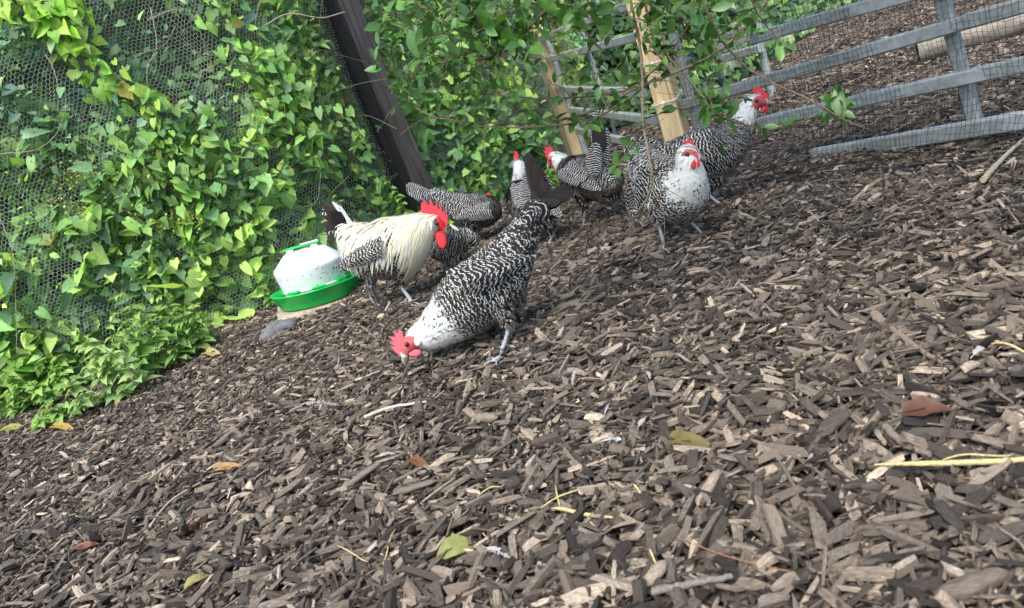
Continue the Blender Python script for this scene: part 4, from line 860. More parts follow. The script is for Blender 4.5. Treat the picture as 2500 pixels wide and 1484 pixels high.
bird('hen', 'farthest grey barred hen behind the rooster comb, striped tail held out to the left', 'hen', cC,
     [(470, 630, 85), (600, 700, 130), (760, 775, 180), (930, 810, 212), (1060, 800, 175, .03), (1100, 770, 120, .12), (1090, 700, 75, .2), (1082, 655, 48, .25), (1085, 640, 28, .28)],
     [dict(up=[(900, 920, 110), (925, 1030, 50), (945, 1060, 22)], foot=(1000, 1165), toes=[(1080, 1180), (1010, 1210), (950, 1190)], dz=-.02), dict(up=[(820, 920, 100), (860, 1030, 50), (880, 1080, 22)], foot=(935, 1180), toes=[(990, 1200), (940, 1230)], dz=.06)],
     dict(face=(1085, 640, 30), dz=.27, red=False),
     [dict(base=(520, 670, 0), tips=[(120, 482, .02), (110, 510, -.01), (125, 550, .02), (150, 590, 0), (190, 640, -.02), (260, 690, 0), (300, 640, -.03)], w=48, white=.36, curl=.03, rep=2, period=.009)],
     wing=dict(s=(1080, 800, -.12), e=(680, 870, -.09), w=95, half=.11, white=.5), white=.93, specks=.05, nfe=1300, group='birds of the flock', barw=.38, period=.0095, flen=.028,
     comb=[(1060, 650), (1065, 592), (1080, 578), (1098, 600), (1108, 650)])
cC2 = Crop(1560, 560, 700, 2078, 3.12)
bird('hen', 'dark hen bending between rooster and front hen, head hidden by the rooster', 'hen', cC2,
     [(870, 1130, 70), (790, 1110, 115), (700, 1170, 170), (610, 1230, 195), (520, 1240, 150), (440, 1230, 95, .03), (370, 1200, 62, .05), (320, 1190, 45, .06), (280, 1190, 22, .06)],
     [dict(up=[(680, 1330, 110), (690, 1430, 55), (700, 1480, 22)], foot=(690, 1600), toes=[(600, 1620), (650, 1640)]), dict(up=[(620, 1330, 100), (640, 1430, 50), (650, 1480, 22)], foot=(640, 1570), toes=[(560, 1600), (600, 1610)], dz=.05)],
     dict(face=(300, 1190, 40)),
     [dict(base=(780, 1060, -.03), tips=[(935, 1180, -.05), (900, 1215, -.04), (860, 1170, -.06), (930, 1120, -.02)], w=45, white=.3, rep=2), dict(base=(620, 980, -.1), tips=[(735, 1062, -.11)], w=20, white=.8, rep=1)],
     wing=dict(s=(520, 1120, -.12), e=(850, 1110, -.1), w=110, half=.1, white=.12), white=.72, specks=.1, nfe=1000, group='birds of the flock', period=.0105)
cC3 = Crop(1560, 560, 700, 2078, 3.02)
bird('hen', 'hen facing away with white neck raised and black fanned tail toward the camera', 'hen', cC3,
     [(1720, 620, 90, -.10), (1700, 740, 165, -.07), (1620, 760, 220, .0), (1520, 700, 235, .09), (1450, 600, 165, .17), (1430, 480, 105, .22), (1440, 370, 82, .25), (1440, 280, 76, .26), (1405, 258, 55, .30), (1385, 270, 28, .34)],
     [dict(up=[(1790, 960, 85), (1810, 1060, 48), (1815, 1110, 24)], foot=(1745, 1275), toes=[(1620, 1330), (1690, 1320), (1790, 1310), (1790, 1240)], dz=-.03), dict(up=[(1600, 960, 90), (1590, 1060, 45), (1580, 1110, 22)], foot=(1560, 1220), toes=[(1500, 1260), (1560, 1280)], dz=.05)],
     dict(face=(1375, 280, 34), dz=.30, red=False, cdz=0.),
     [dict(base=(1660, 640, -.13), tips=[(1550, 125, -.10), (1580, 180, -.12), (1620, 240, -.12), (1660, 300, -.13), (1700, 360, -.13), (1740, 420, -.14), (1780, 480, -.14)], w=62, white=.0, curl=.04, rep=3, period=.2),
      dict(base=(1760, 640, -.11), tips=[(1770, 385, -.09), (1820, 440, -.09), (1860, 520, -.1), (1880, 600, -.1)], w=30, white=.1, rep=1), dict(base=(1640, 660, -.04), tips=[(1500, 250, -.02), (1490, 380, -.03), (1560, 140, -.04)], w=30, white=.18, rep=2),
      dict(base=(1800, 700, -.13), tips=[(1930, 870, -.13), (1890, 860, -.14), (1920, 790, -.12)], w=45, white=.4, rep=1, fluff=.3)],
     wing=dict(s=(1460, 560, -.02), e=(1560, 900, -.13), w=120, half=.12, white=.15), blobs=[(1740, 880, 120, -.06), (1640, 900, 110, 0.)], white=.50, specks=.05, nfe=1300, group='birds of the flock', fluff_t=.25,
     comb=[(1380, 225), (1368, 165), (1382, 148), (1378, 108), (1396, 102), (1400, 138), (1410, 104), (1426, 128), (1424, 200), (1400, 225)])
cD = Crop(2100, 420, 400, 1142, 3.14)
bird('hen', 'hen seen from behind with tail straight up, turning its red faced head left', 'hen', cD,
     [(850, 830, 150, -.1), (780, 820, 215, -.06), (650, 800, 258, 0), (530, 770, 240, .04), (430, 720, 182, .08), (350, 655, 130, .11), (288, 605, 98, .12), (235, 580, 78, .13), (200, 610, 54, .14), (178, 650, 30, .15)],
     [dict(up=[(550, 960, 100), (572, 1130, 48), (578, 1220, 22)], foot=(545, 1370), toes=[(470, 1400), (520, 1420), (590, 1400)]), dict(up=[(870, 970, 85), (888, 1060, 42), (892, 1110, 24)], foot=(910, 1225), toes=[(860, 1250), (900, 1275), (960, 1240)], dz=.03)],
     dict(face=(192, 608, 50), eye=(185, 600, 13), ear=(222, 590, 18, 28), dz=.13),
     [dict(base=(740, 650, -.05), tips=[(650, 60, -.02), (665, 20, -.03), (690, 25, -.04)], w=60, white=.28, rep=2, n=(-.8, -.6, 0)), dict(base=(760, 640, -.1), tips=[(715, 95, -.1), (745, 110, -.1), (770, 170, -.1)], w=62, white=.0, rep=2, period=.3, n=(.3, -1, 0)),
      dict(base=(800, 640, -.1), tips=[(800, 220, -.09), (825, 260, -.09), (845, 340, -.08)], w=50, white=.25, rep=2), dict(base=(700, 760, -.15), tips=[(650, 420, -.1), (700, 400, -.12), (640, 500, -.1), (740, 420, -.12), (620, 560, -.1)], w=55, white=.22, rep=2)],
     wing=dict(s=(400, 730, -.05), e=(720, 910, -.15), w=120, half=.12, white=.38), blobs=[(740, 570, 100, -.06), (830, 920, 150, -.06)], white=.50, specks=.03, nfe=1500, group='birds of the flock', fluff_t=.30, vox=.0042,
     comb=[(165, 592), (140, 562), (125, 545), (147, 542), (104, 486), (141, 496), (119, 446), (156, 462), (162, 445), (180, 452), (200, 444), (221, 480), (226, 512), (200, 545), (180, 580)],
     wattles=[dict(p=[(200, 650), (238, 640), (266, 665), (266, 716), (232, 692), (206, 668)], dz=-.012)], beak=((168, 660, 18), (170, 700)))
cF = Crop(2600, 320, 500, 1325, 2.66)
bird('hen', 'rearmost right hen with neck stretched up looking right beside the netting', 'hen', cF,
     [(-80, 740, 90, .04), (60, 790, 160), (230, 800, 235), (400, 790, 285), (560, 740, 290), (690, 650, 235), (780, 540, 175), (850, 440, 138), (895, 350, 112), (930, 270, 102), (990, 210, 85), (1050, 212, 62), (1095, 215, 36)],
     [dict(up=[(560, 990, 120), (520, 1120, 52), (500, 1180, 26)], foot=(680, 1345), toes=[(800, 1365), (720, 1425), (640, 1330), (760, 1330)], dz=0), dict(up=[(350, 990, 110), (330, 1120, 52), (325, 1200, 24)], foot=(300, 1330), toes=[(400, 1350), (330, 1390)], dz=.06)],
     dict(face=(1035, 225, 74), eye=(1003, 202, 20), ear=(940, 245, 20, 24), dz=0),
     [dict(base=(20, 700, .0), tips=[(-230, 640, .03), (-260, 700, 0), (-240, 600, 0), (-190, 780, .02)], w=48, white=.3, rep=2)],
     wing=dict(s=(480, 680, -.14), e=(20, 820, -.1), w=150, half=.12, white=.3), white=.56, specks=.05, nfe=1800, group='birds of the flock', vox=.004, period=.0115,
     comb=[(985, 135), (962, 108), (968, 62), (998, 78), (1006, 62), (1035, 48), (1058, 92), (1074, 84), (1098, 125), (1122, 145), (1142, 178), (1095, 185), (1050, 160)],
     wattles=[dict(p=[(1040, 320), (1070, 260), (1100, 250), (1100, 300), (1070, 335)], dz=-.018), dict(p=[(1080, 300), (1105, 250), (1127, 252), (1112, 308), (1090, 318)], dz=.012, c=(.7, .02, .02, 1))],
     beak=((1100, 208, 30), (1200, 222)))
cE = Crop(2420, 500, 500, 1374, 2.30)
bird('hen', 'right foreground hen with speckled white breast striding toward the camera', 'hen', cE,
     [(180, 180, 70, .24), (240, 300, 130, .21), (350, 440, 220, .15), (490, 600, 310, .07), (630, 690, 348, 0), (735, 665, 305, -.05), (795, 580, 215, -.09), (805, 480, 160, -.105), (800, 390, 128, -.115), (790, 315, 116, -.115), (825, 305, 98, -.12), (862, 318, 70, -.125), (895, 330, 38, -.13)],
     [dict(up=[(470, 880, 105), (478, 1010, 50), (484, 1085, 22)], foot=(540, 1345), toes=[(455, 1430), (660, 1440), (745, 1345), (590, 1300)], dz=-.02), dict(up=[(780, 900, 110), (800, 990, 50), (818, 1020, 26)], foot=(965, 1185), toes=[(1165, 1165), (1095, 1310), (870, 1330), (860, 1240)], dz=.04)],
     dict(face=(815, 335, 88), eye=(785, 300, 24), ear=(735, 350, 28, 34), dz=-.12, cslope=0.),
     [dict(base=(240, 290, .2), tips=[(200, 130, .28), (250, 120, .3), (300, 140, .3), (110, 150, .28), (150, 200, .22)], w=42, white=.3, rep=2), dict(base=(300, 260, .2), tips=[(440, 200, .3), (480, 235, .3), (400, 160, .32)], w=45, white=.15, rep=1)],
     wing=dict(s=(430, 480, -.04), e=(265, 880, .02), w=150, half=.13, white=.33), white=.41, specks=.07, nfe=2600, group='birds of the flock', vox=.0038, period=.0118, flen=.028,
     comb=[(790, 225), (752, 195), (758, 140), (776, 162), (796, 120), (816, 162), (836, 140), (856, 186), (882, 202), (905, 240), (925, 278), (880, 285), (840, 250)],
     wattles=[dict(p=[(820, 425), (835, 380), (865, 345), (882, 390), (878, 440), (862, 455), (838, 445)], dz=-.036), dict(p=[(885, 395), (895, 355), (920, 348), (922, 420), (902, 436)], dz=-.026, c=(.7, .02, .02, 1))],
     beak=((885, 305, 38), (992, 338)))

# ------------------------------------------------------------ drinker on its slab, grey stone
def drinker():
    D = 3.45; fwt = nrm(fw*[1, 1, 0]); c = P(770, 705, D); base = c.copy(); base[2] = 0
    Z = nrm(np.array([.09, .03, 1.])); X = nrm(np.cross([0, 1, 0], Z)); Y = np.cross(Z, X); zc = c[2]-.038; o = np.array([c[0], c[1], zc])
    root = thing('poultry_drinker', base, 'white domed poultry drinker on a bright green tray with bits of mulch stuck on', 'poultry drinker'); fr = (o, X, Y, Z); s = D/3.5
    G_ = (.0, .47, .075, 0); mb = MB()
    lathe(mb, [(.001, -.013), (.166, -.013), (.171, -.010), (.175, .006), (.179, .009), (.179, .014), (.186, .018), (.194, .050), (.200, .054), (.201, .060), (.190, .059), (.168, .030), (.165, .012), (.001, .011)], 64, G_, fr=fr); mb.build('tray', M['plastic'], root, base)
    mb = MB(); lathe(mb, [(.138, .013), (.139, .060), (.142, .066), (.155, .140), (.157, .150), (.152, .162), (.098, .212), (.084, .220), (.001, .224)], 64, (.74, .80, .83, 1), fr=fr); mb.build('water_dome', M['plastic'], root, base)
    mb = MB(); lathe(mb, [(.139, .0575), (.145, .058), (.146, .062), (.143, .065), (.141, .067)], 64, (.74, .80, .83, 1), fr=fr)
    for k in range(8):
        a = k*pi/4+.3; q = o+(X*cos(a)+Y*sin(a))*.148+Z*.062; beam(mb, q-(X*-sin(a)+Y*cos(a))*.03, q+(X*-sin(a)+Y*cos(a))*.03, .02, .010, Z, .002, (.0, .42, .06, 0))
    mb.build('dome_rim', M['plastic'], root, base)
    mb = MB(); 
    beam(mb, o+X*-.085+Z*.238, o+X*.075+Z*.240, .030, .009, Z, .003, (.0, .45, .07, 0))
    mb.build('carry_handle', M['plastic'], root, base)
    mb = MB()
    for sx in (-.06, .05): 
        q = o+X*sx; beam(mb, q+Z*.205, q+Z*.2335, .035, .03, X, .004, (.74, .80, .83, 0))
    beam(mb, o+X*-.01+Z*.2455, o+X*.07+Z*.247, .022, .006, Z, .002, (.78, .8, .8, 0)); mb.build('handle_lug', M['plastic'], root, base)
    # straw and mulch crumbs on the rim belong to the tray
    for k in range(26):
        a = rng.uniform(pi*.95, pi*2.05) if k < 20 else rng.uniform(0, 6.28); r_ = rng.uniform(.140, .176); q = o+r_*cos(a)*X+r_*sin(a)*Y+Z*(.036+.02*(r_-.137)/.043); d = nrm(rng.normal(0, 1, 3)*[1, 1, .3]); mb = MB()
        beam(mb, q-d*.008, q+d*.008, .005, .003, (0, 0, 1), .0008, (*(np.array([.22, .15, .09])*rng.uniform(.5, 1.4)), 1)); mb.build('mulch_crumb', M['twig'], root, base)
    b = G(790, 775); root = thing('paving_slab', b, 'pale dirty paving slab under the green drinker tray', 'slab'); mb = MB(); cc = np.array([c[0], c[1]-.0, 0])
    n = 40; th = np.arange(n)*2*pi/n; rr = .19/np.maximum(np.abs(np.cos(th)), np.abs(np.sin(th)))**.9*(1+.03*rng.normal(0, 1, n)); top = zc-.014
    ring = lambda k, z: np.column_stack((cc[0]+np.cos(th+.2)*rr*k, cc[1]+np.sin(th+.2)*rr*k, np.full(n, z)+ (np.cos(th+.2)*rr*k*-Z[0]+np.sin(th+.2)*rr*k*-Z[1]) ))
    v = np.vstack((ring(1.03, -.04), ring(1.02, top-.012), ring(.98, top-.003), ring(.5, top-.003))); i = np.arange(3)[:, None]*n; j = np.arange(n)[None]; j2 = (j+1) % n
    mb.add(v, np.stack((i+j, i+j2, i+n+j2, i+n+j), -1).reshape(-1, 4), (.30, .25, .19, 1)); mb.add(ring(.5, top-.003), [np.arange(n)], (.3, .25, .19, 1)); mb.build('slab', M['stone'], root, b)
    g = G(690, 815); mb = MB(); n, m = 22, 14; ph = np.linspace(.001, pi-.001, m); th = np.arange(n)*2*pi/n; v = []
    for p_ in ph:
        for t in th:
            x, y, z = sin(p_)*cos(t), sin(p_)*sin(t), cos(p_); k = (abs(x)**4+abs(y)**4+abs(z)**4)**-.25*(1+.08*sin(5*x+3*z)+.06*rng.normal()); v.append([x*k*.078, y*k*.06, z*k*.036+.016])
    i = np.arange(m-1)[:, None]*n; j = np.arange(n)[None]; j2 = (j+1) % n
    mb.add(np.array(v)+g, np.stack((i+j, i+j2, i+n+j2, i+n+j), -1).reshape(-1, 4), (.12, .125, .13, 1)); o_ = mb.build('stone', M['stone'], None, g); tag(o_, 'rough dark grey stone wedged at the left foot of the drinker slab', 'stone')
drinker()

# ------------------------------------------------------------ overhanging shrub
def shrub():
    BR = [  # path on the photo grid, depth, start radius px, end radius px, leafiness
        ([(1400, -60), (1340, 15), (1290, 70), (1250, 112), (1205, 138), (1150, 145), (1128, 140)], 1.45, 5.5, 3.0, .5),
        ([(1900, -40), (1850, 30), (1790, 95), (1720, 145), (1640, 180), (1560, 212), (1480, 255), (1400, 285), (1300, 300), (1180, 300), (1060, 285), (1000, 250)], 1.6, 6, 2.0, .25),
        ([(1600, 190), (1560, 222), (1500, 262), (1440, 292), (1330, 308), (1220, 310), (1120, 300), (1050, 270), (990, 215), (960, 170)], 1.57, 4.5, 1.5, .3),
        ([(1570, 205), (1500, 228), (1420, 236), (1330, 240), (1240, 234), (1200, 225), (1170, 200), (1140, 160)], 1.63, 3.6, 1.8, .2),
        ([(1530, -60), (1545, 30), (1560, 100), (1568, 200), (1570, 300), (1583, 370), (1592, 430), (1583, 480), (1556, 516)], 1.5, 5.5, 3.6, -.1),
        ([(1583, 370), (1594, 400), (1604, 430), (1616, 462)], 1.5, 2.6, 1.5, .0),
        ([(1560, -50), (1590, 60), (1625, 130), (1670, 180), (1705, 222), (1740, 268), (1780, 292), (1850, 310), (1930, 306), (1995, 280)], 1.55, 5, 2.4, .05),
        ([(1700, -50), (1740, 60), (1775, 115), (1830, 170), (1900, 208), (1970, 240), (2040, 280), (2080, 290)], 1.5, 4.5, 2.8, .04),
        ([(1820, -60), (1838, 10), (1866, 55), (1895, 90), (1925, 118), (1958, 160)], 1.5, 3.5, 1.0, .1),
        ([(1570, 290), (1640, 268), (1700, 240), (1740, 190), (1750, 120)], 1.52, 2.6, 1.6, .12), ([(1568, 300), (1540, 360), (1510, 400), (1490, 420)], 1.55, 2.4, 1.0, .1),
        ([(1560, 205), (1500, 150), (1440, 90), (1400, 20), (1380, -40)], 1.66, 3.4, 2.6, .3), ([(1230, 235), (1190, 190), (1150, 110), (1100, 60), (1040, 20), (1000, -30)], 1.6, 2.6, 2.8, .45),
        ([(1480, 258), (1440, 190), (1400, 150), (1370, 130)], 1.55, 2.4, 1.0, .35), ([(1560, 200), (1620, 150), (1680, 60), (1720, -30)], 1.62, 3.2, 2.6, .25), ([(2060, 288), (2050, 255), (2035, 230)], 1.5, 1.6, .8, .7),
        ([(1690, 205), (1720, 240), (1745, 255), (1760, 262)], 1.55, 1.6, .9, .6), ([(1290, 70), (1220, 60), (1140, 50), (1060, 55), (1000, 80), (960, 105)], 1.5, 3, 1.2, .7), ([(1150, 145), (1080, 150), (1010, 190), (960, 190), (900, 120)], 1.5, 2.4, .6, .4),
        ([(1250, 112), (1200, 80), (1150, 20), (1130, -40)], 1.42, 2.6, 2.8, .8), ([(1640, 178), (1600, 120), (1590, 60), (1610, -20)], 1.55, 2.6, 2.4, .5), ([(1750, 120), (1690, 90), (1660, 40), (1650, -40)], 1.6, 2.6, 2.6, .5)]
    limb = [P(900, -160, 1.7), P(1300, -260, 1.65), P(1700, -230, 1.6), P(2100, -190, 1.5), P(2440, -150, 1.35), P(2640, -40, 1.25)]
    t0 = limb[-1]; foot = np.array([t0[0]+.25, t0[1]+.05, 0.]); root = thing('overhanging_shrub', foot, 'dark leafed shrub hanging into the top of the picture with bare drooping twigs', 'shrub')
    mb = MB(); tr = catmull([foot-[0, 0, .1], foot+[.0, 0, .5], foot*.5+t0*.5+[.04, 0, .45], t0, limb[-2]], 40); tube(mb, tr, np.linspace(.045, .028, 40), 12, (.075, .055, .04, 1), rough=.05)
    c = catmull(limb[::-1], 40); tube(mb, c, np.linspace(.028, .012, 40), 10, (.075, .055, .04, 1), rough=.05); mb.build('trunk', M['twig'], root, foot); limbc = c
    lv = MB(); bm_ = MB(); allp = []
    def leaves(p, t, k, L0, dark=1.):
        m = k; d = t[None]*.5+rng.normal(0, .6, (m, 3))+np.array([0, -.1, -.15]); nn = np.column_stack((rng.normal(0, .5, m), rng.normal(-.3, .5, m), rng.normal(.7, .4, m)))
        L = L0*np.exp(rng.normal(0, .28, m)); col = jit((.06, .155, .035), m, .35); y = rng.random(m) < .2; col[y] = jit((.10, .235, .045), y.sum(), .3)
        strips(lv, np.repeat(p[None], m, 0)+rng.normal(0, .003, (m, 3)), d, nn, L, L*.25, T_OVAL, col, .22, .12)
    for path, D, r0, r1, lf in BR:
        dj = rng.normal(0, .0, 1)[0]; p = [P(x, y, D+.04*sin(i*1.1+D*20)) for i, (x, y) in enumerate(path)]; n = 8*len(path)
        c = catmull(p, n); px = D/FPX
        if path[0][1] < -20:
            q = limbc[np.argmin(np.linalg.norm(limbc-p[0], axis=1))]; c = np.vstack((catmull([q, (q+p[0])/2+[0, 0, .02], p[0]], 8)[:-1], c)); 
        elif path[-1][1] < -20:
            q = limbc[np.argmin(np.linalg.norm(limbc-p[-1], axis=1))]; c = np.vstack((c, catmull([p[-1], (q+p[-1])/2+[0, 0, .02], q], 8)[1:]))
        n = len(c); c = c+rng.normal(0, .0006, c.shape)
        shade = rng.uniform(.7, 1.2); tube(bm_, c, np.linspace(r0, r1, n)*px*.72, 7, tuple(np.array([.17, .135, .085])*shade)+(1,), rough=.12)
        for i in range(0, n, 3):
            kn = c[i]; 
            if rng.random() < .5: ellipsoid(bm_, kn, np.eye(3)*np.interp(i, [0, n], [r0, r1])*px*.95, (.15, .12, .08, 1), 7, 5)
        tg = nrm(np.gradient(c, axis=0)); allp.append((c, tg, px, lf))
        for i in range(n):
            if rng.random() < lf*.8: leaves(c[i], tg[i], int(rng.integers(2, 4)), .026)
        # side twigs
        for _ in range(int(n*(.10+.25*lf))):
            i = rng.integers(2, n); a = nrm(tg[i]*.5+rng.normal(0, .6, 3)*[1, .6, 1]+[0, 0, -.1]); ln = rng.uniform(.03, .10)
            tw = catmull([c[i], c[i]+a*ln*.5+rng.normal(0, .006, 3), c[i]+a*ln+[0, 0, -.008]], 8); tube(bm_, tw, np.linspace(1.5, .6, 8)*px*.8, 5, (.15, .12, .07, 1))
            for j in (3, 5, 7):
                if rng.random() < .02+lf: leaves(tw[j], a, 2, .021)
    # leafy canopy hanging into the top of the frame
    for (x, y, sx, sy, k, L0) in [(1150, 35, 120, 55, 110, .034), (1045, 60, 45, 45, 30, .034), (1300, 10, 120, 38, 70, .034), (1500, 5, 120, 32, 60, .032), (1660, 15, 90, 40, 70, .030), (1770, 30, 50, 40, 36, .026), (1060, 165, 50, 35, 22, .028), (1000, 215, 40, 28, 9, .026), (1450, 110, 70, 40, 7, .02), (1640, 90, 70, 30, 10, .02), (1230, 180, 80, 45, 18, .024), (1180, 270, 90, 22, 14, .021), (1700, 240, 26, 18, 6, .018), (1430, 200, 50, 30, 7, .018)]:
        for _ in range(int(k*.68)):
            D = rng.uniform(1.3, 1.75); q = P(rng.normal(x, sx), rng.normal(y, sy), D); a = nrm(rng.normal(0, 1, 3)*[1, .7, .5]+[0, 0, -.2])
            tw = catmull([q-a*.03, q-a*.012+rng.normal(0, .003, 3), q+a*.012], 6); tube(bm_, tw, np.linspace(.0013, .0006, 6), 4, (.13, .10, .06, 1)); leaves(q, a, 2, L0*.9)
    # unseen crown twigs and leaves, added above the frame to shade the mulch
    for _ in range(900):
        q = np.array([rng.normal(.75, .55), rng.normal(2.0, .6), rng.uniform(1.75, 2.5)]); u_, v_, _d = proj(q)
        if v_ > -70 and u_ < 2600: continue
        tw = catmull([q-[.05, 0, .0], q, q+rng.normal(0, .05, 3)], 6); tube(bm_, tw, .0015, 4, (.13, .10, .06, 1))
        for tq in tw[::2]: leaves(tq, np.array([0, 0, -1.]), 3, .055)
    bm_.build('branches', M['twig'], root, foot); lv.build('foliage', M['gloss_leaf'], root, foot)
shrub()

# ------------------------------------------------------------ litter on the mulch
def stick(path, r, col, label, name='stick', cat='stick', h=.014, r2=None, group=None):
    p = [G(x, y, h) for x, y in path]; p[0][2] += .0; mb = MB(); c = catmull(p, 24); c += rng.normal(0, r*.10, c.shape); tube(mb, c, np.linspace(r, r2 or r*.6, 24), 8, (*col, 1), rough=.07)
    o = mb.build(name, M['twig'], None, p[0]); tag(o, label, cat, group); return o
TW = (.10, .085, .065)
stick([(425, 1075), (480, 1010), (560, 930), (655, 850)], .006, TW, 'long straight dark twig lying across the mulch right of the nettles', 'twig', 'twig', .02)
stick([(890, 1018), (950, 995), (1042, 980)], .0045, (.42, .38, .32), 'pale bleached stick just below the front hen', r2=.003, h=.024)
stick([(365, 1285), (420, 1220), (520, 1160)], .0028, (.40, .35, .28), 'thin pale curved stick left of the leaf litter in the lower left', h=.02)
stick([(2088, 488), (2130, 450), (2170, 425), (2180, 398)], .0075, (.26, .20, .14), 'forked brown stick on the dark mulch right of the rearmost hen', h=.02)
stick([(2400, 440), (2450, 385), (2510, 330)], .008, (.32, .29, .2), 'pale thick stick at the right edge leaning to the netting', h=.03)
stick([(2175, 800), (2240, 850), (2300, 885)], .0055, (.19, .15, .10), 'straight brown twig half buried at right', 'twig', 'twig', .02)
stick([(1710, 1040), (1780, 1062), (1870, 1085)], .0045, (.16, .125, .09), 'short brown twig right of centre in the foreground', 'twig', 'twig', .024)
stick([(1668, 1315), (1750, 1350), (1850, 1378), (1930, 1395)], .0012, (.22, .11, .06), 'thin reddish stem curving over the near chips', 'dry_stem', 'dry stem', .026)
stick([(2580, 1450), (2495, 1330), (2440, 1290)], .0022, (.20, .17, .13), 'thin brown root curving at the lower right', 'dry_stem', 'dry stem', .022)
stick([(1590, 1445), (1690, 1425), (1790, 1405)], .0055, (.15, .14, .12), 'grey split stick lying near the bottom right of centre', h=.024)
stick([(500, 805), (560, 795), (620, 790)], .003, (.22, .17, .1), 'small brown twig at the mulch edge left of the drinker slab', 'twig', 'twig', .02)
stick([(2160, 1040), (2210, 1085), (2270, 1110)], .006, (.17, .14, .11), 'knobbly twig lying above the big yellow straw', 'twig', 'twig', .022)
SG = 'straw pieces on the mulch'; SY = (.46, .39, .18)
def straw(path, w, label, h=.024):
    p = [G(x, y, h) for x, y in path]; p = catmull(p, 18); p[:, 2] += .004*np.sin(np.linspace(0, 5, 18)); t = nrm(np.gradient(p, axis=0)); s = nrm(np.cross(t, [0, -.3, 1])); mb = MB()
    k = np.clip(np.sin(np.linspace(.15, 2.9, 18))*1.4, .25, 1)*w; up = np.array([0, -.1, 1])
    v = np.concatenate((p-s*k[:, None]-up*.001, p+up*k[:, None]*.35, p+s*k[:, None]-up*.001, p-up*.002)).reshape(4, 18, 3); i = np.arange(17)[:, None]; f = []
    for a, b in ((0, 1), (1, 2), (2, 3), (3, 0)): f.append(np.concatenate((a*18+i, a*18+i+1, b*18+i+1, b*18+i), 1))
    mb.add(v.reshape(-1, 3), np.concatenate(f), (*SY, 1)); tag(mb.build('straw', M['twig'], None, p[0]), label, 'straw', SG)
straw([(2135, 1133), (2300, 1135), (2440, 1122), (2560, 1100)], .0048, 'widest yellow straw blade reaching in from the right edge', .03)
straw([(2300, 1122), (2380, 1112), (2470, 1102)], .0015, 'thin straw strand lying along the widest blade')
straw([(1350, 1240), (1400, 1250), (1495, 1256)], .0042, 'short fat yellow straw lying nearly level in the centre foreground')
straw([(1320, 1240), (1380, 1208), (1428, 1178)], .0018, 'long thin straw crossing above the short fat one')
straw([(1356, 1182), (1362, 1215), (1368, 1245)], .0016, 'upright bent straw leaf joined to the crossing straws')
straw([(1545, 1182), (1568, 1205)], .0018, 'tiny yellow straw snippet right of the crossed straws')
straw([(1165, 1212), (1205, 1190), (1225, 1180)], .0014, 'small straw left of the crossed straws')
straw([(965, 1290), (950, 1330), (935, 1362)], .0014, 'thin straw standing left of the green leaf')
straw([(820, 1330), (865, 1355), (895, 1365)], .0014, 'fine straw lying at the lower centre left of the green leaf')
straw([(1585, 1340), (1600, 1370)], .0016, 'short straw peeping between chips at lower right of centre')
straw([(2420, 838), (2470, 845), (2520, 858)], .0026, 'pale straw at the right edge of the mulch')
def fallen(a, b, w, col, label, T=T_OVAL, h=.026, curl=.15, tiltn=(0, -.35, 1), col2=None):
    p = G(*a, h); q = G(*b, h+.004); mb = MB(); d = q-p; L = np.linalg.norm(d)
    strips(mb, [p], [d], [np.array(tiltn)], L, w, T, [[*col, 1]], .5, curl+.1); vv = mb.v[0]; vv += np.column_stack((np.zeros(len(vv)), np.zeros(len(vv)), .002*np.sin(vv[:, 0]*120))); tube(mb, [p-nrm(d)*.012, p-nrm(d)*.005, p+d*.4+[0, 0, .001]], .0008, 5, (*(np.array(col)*.6), 1))
    v = mb.v[0]; tag(mb.build('fallen_leaf', M['leaf'], None, p), label, 'leaf', 'fallen leaves on the mulch')
fallen((1065, 1360), (1160, 1308), .017, (.30, .32, .11), 'fallen green and yellow leaf with brown edge in the near foreground', tiltn=(-.2, -.8, 1))
fallen((2215, 1005), (2325, 985), .018, (.12, .055, .035), 'curled red brown leaf at the right above the yellow straw', T_IVY, .035)
fallen((1650, 1075), (1745, 1080), .016, (.17, .14, .05), 'dull yellow leaf under the short brown twig', T_HEART)
fallen((450, 1440), (505, 1390), .011, (.36, .32, .12), 'pale yellow leaf near the lower left')
fallen((440, 1310), (490, 1250), .010, (.11, .035, .03), 'dark red brown leaf in the lower left', h=.03)
fallen((530, 1145), (595, 1130), .013, (.38, .22, .10), 'tan leaf with curled rim left of centre', T_HEART)
fallen((180, 1340), (235, 1320), .010, (.20, .08, .05), 'small reddish leaf near the left edge foreground')
fallen((135, 1040), (180, 1040), .016, (.42, .30, .07), 'yellow orange leaf beside the smallest nettle sprig', T_HEART)
fallen((0, 1050), (60, 1035), .02, (.30, .30, .08), 'greenish yellow leaf at the left edge below the wire')
fallen((505, 860), (540, 862), .020, (.44, .38, .18), 'pale yellow leaf in the bare gap between the nettles', T_HEART)
fallen((970, 592), (1000, 580), .016, (.36, .20, .06), 'orange leaf beside the legs of the far hen')
fallen((1000, 1120), (1040, 1130), .010, (.20, .09, .04), 'brown leaf scrap below the pale stick')
fallen((2110, 547), (2145, 552), .012, (.17, .05, .03), 'small rust leaf right of the striding hen', T_IVY) if False else None
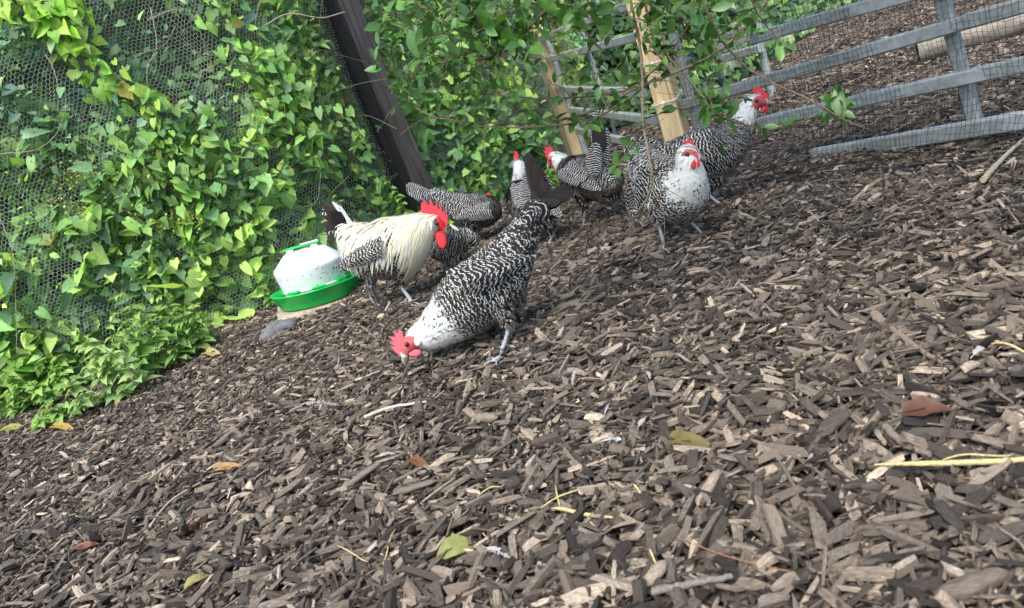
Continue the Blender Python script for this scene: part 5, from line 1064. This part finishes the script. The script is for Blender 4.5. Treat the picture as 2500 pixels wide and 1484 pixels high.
def feather(a, b, w, label, h=.03, tone=(.85, .5, .7, .05)):
    p = G(*a, h); q = G(*b, h); mb = MB(); d = q-p; L = np.linalg.norm(d); dn = d/L; sd_ = nrm(np.cross(dn, [0, -.4, 1])); tube(mb, catmull([p-dn*.006, p+d*.5+[0, 0, L*.1], q], 8), np.linspace(.0007, .0003, 8), 4, (.95, .5, .3, .1))
    n = 70; t = rng.uniform(.08, 1, n); sg = np.where(np.arange(n) % 2, 1, -1); o = p+d*t[:, None]+np.outer(4*t*(1-t)*L*.1, [0, 0, 1]); dd_ = dn*.9+sd_[None]*sg[:, None]+rng.normal(0, .22, (n, 3)); ll = w*np.sin(np.clip(t*2.6+.35, 0, 3.0))*rng.uniform(.6, 1.1, n)
    strips(mb, o, dd_, np.tile([0, -.4, 1.], (n, 1)), ll, .0009, T_HACK, tone, 0, .1)
    tag(mb.build('feather', M['feather'], None, p), label, 'feather', 'loose feathers on the mulch')
feather((700, 1010), (828, 990), .012, 'long grey and white feather lying left below the front hen', tone=(.75, .5, .7, 0))
feather((1185, 1338), (1245, 1362), .008, 'small fluffy white feather right of the green fallen leaf')
feather((1475, 1015), (1490, 985), .009, 'little barred feather curled on the chips', tone=(.4, .3, 0, 0))
feather((1465, 1080), (1515, 1072), .010, 'white and black curled feather right of centre', tone=(.6, .3, 0, 0))
feather((920, 1115), (965, 1108), .007, 'wispy white down feather in the middle of the mulch')
feather((1405, 905), (1398, 940), .006, 'upright white feather below the orange leg ring')
feather((1575, 1020), (1560, 1040), .006, 'pale blue grey down near the curled feathers')
feather((2375, 870), (2400, 848), .008, 'white feather at the right among dark chips')
feather((1580, 900), (1588, 925), .006, 'white feather stuck between chips right of the front hen legs')
feather((1815, 422), (1835, 418), .010, 'white droplet like feather beneath the rearmost hen breast')
def bigchip(x, y, L, w, t, yaw, col, label):
    p = G(x, y, .022); mb = MB(); d = np.array([cos(yaw), sin(yaw), .12]); s = nrm(np.cross(d, [.1, .25, 1])); u = np.cross(s, nrm(d)); d = nrm(d); K = 10; v = []
    for k in range(K):
        a = k/(K-1)*2-1; r = (1-abs(a)**2.6)**.5*.95+.08
        for th in np.arange(12)*pi/6: v.append(p+d*a*L/2+s*cos(th)*w/2*r*(1+.13*rng.normal())+u*sin(th)*t/2*r*(1+.15*rng.normal()))
    i = np.arange(K-1)[:, None]*12; j = np.arange(12)[None]; j2 = (j+1) % 12
    uv = np.tile(np.stack((np.arange(12)*.25, np.zeros(12)), 1), (K, 1)); uv[:, 1] = np.repeat(np.arange(K)*.4, 12)
    mb.add(v, np.stack((i+j, i+j2, i+12+j2, i+12+j), -1).reshape(-1, 4), (col, .6, .5, 1), uv); tag(mb.build('bark_piece', M['chip'], None, p), label, 'bark piece', 'large bark pieces in the mulch')
bigchip(2030, 1035, .075, .034, .012, .5, .33, 'largest smooth dark bark flake at right above the straw')
bigchip(1255, 1180, .030, .028, .022, .2, .22, 'round dark knot of wood left of the crossed straws')
bigchip(1380, 790, .075, .045, .02, .4, .4, 'flat brown bark plate right of the front hen legs')
bigchip(1185, 1020, .085, .022, .018, -.9, .72, 'stout brown split piece in the middle foreground')
bigchip(1820, 635, .032, .026, .014, .2, .95, 'pale round wood chip right of the striding hen feet')
bigchip(2370, 1430, .075, .022, .018, -.1, .6, 'thick rounded bark chunk in the bottom right corner')
bigchip(870, 1170, .12, .026, .012, .45, .66, 'long flat splintered plank shaped piece left of centre')
bigchip(1010, 1190, .10, .030, .012, -.35, .62, 'broad split slab of wood below centre')
bigchip(1730, 1190, .075, .02, .012, .8, .85, 'long tan chip leaning right of the crossed straws')
bigchip(1600, 1400, .045, .02, .012, .7, .85, 'tan orange chip near the bottom right of centre')
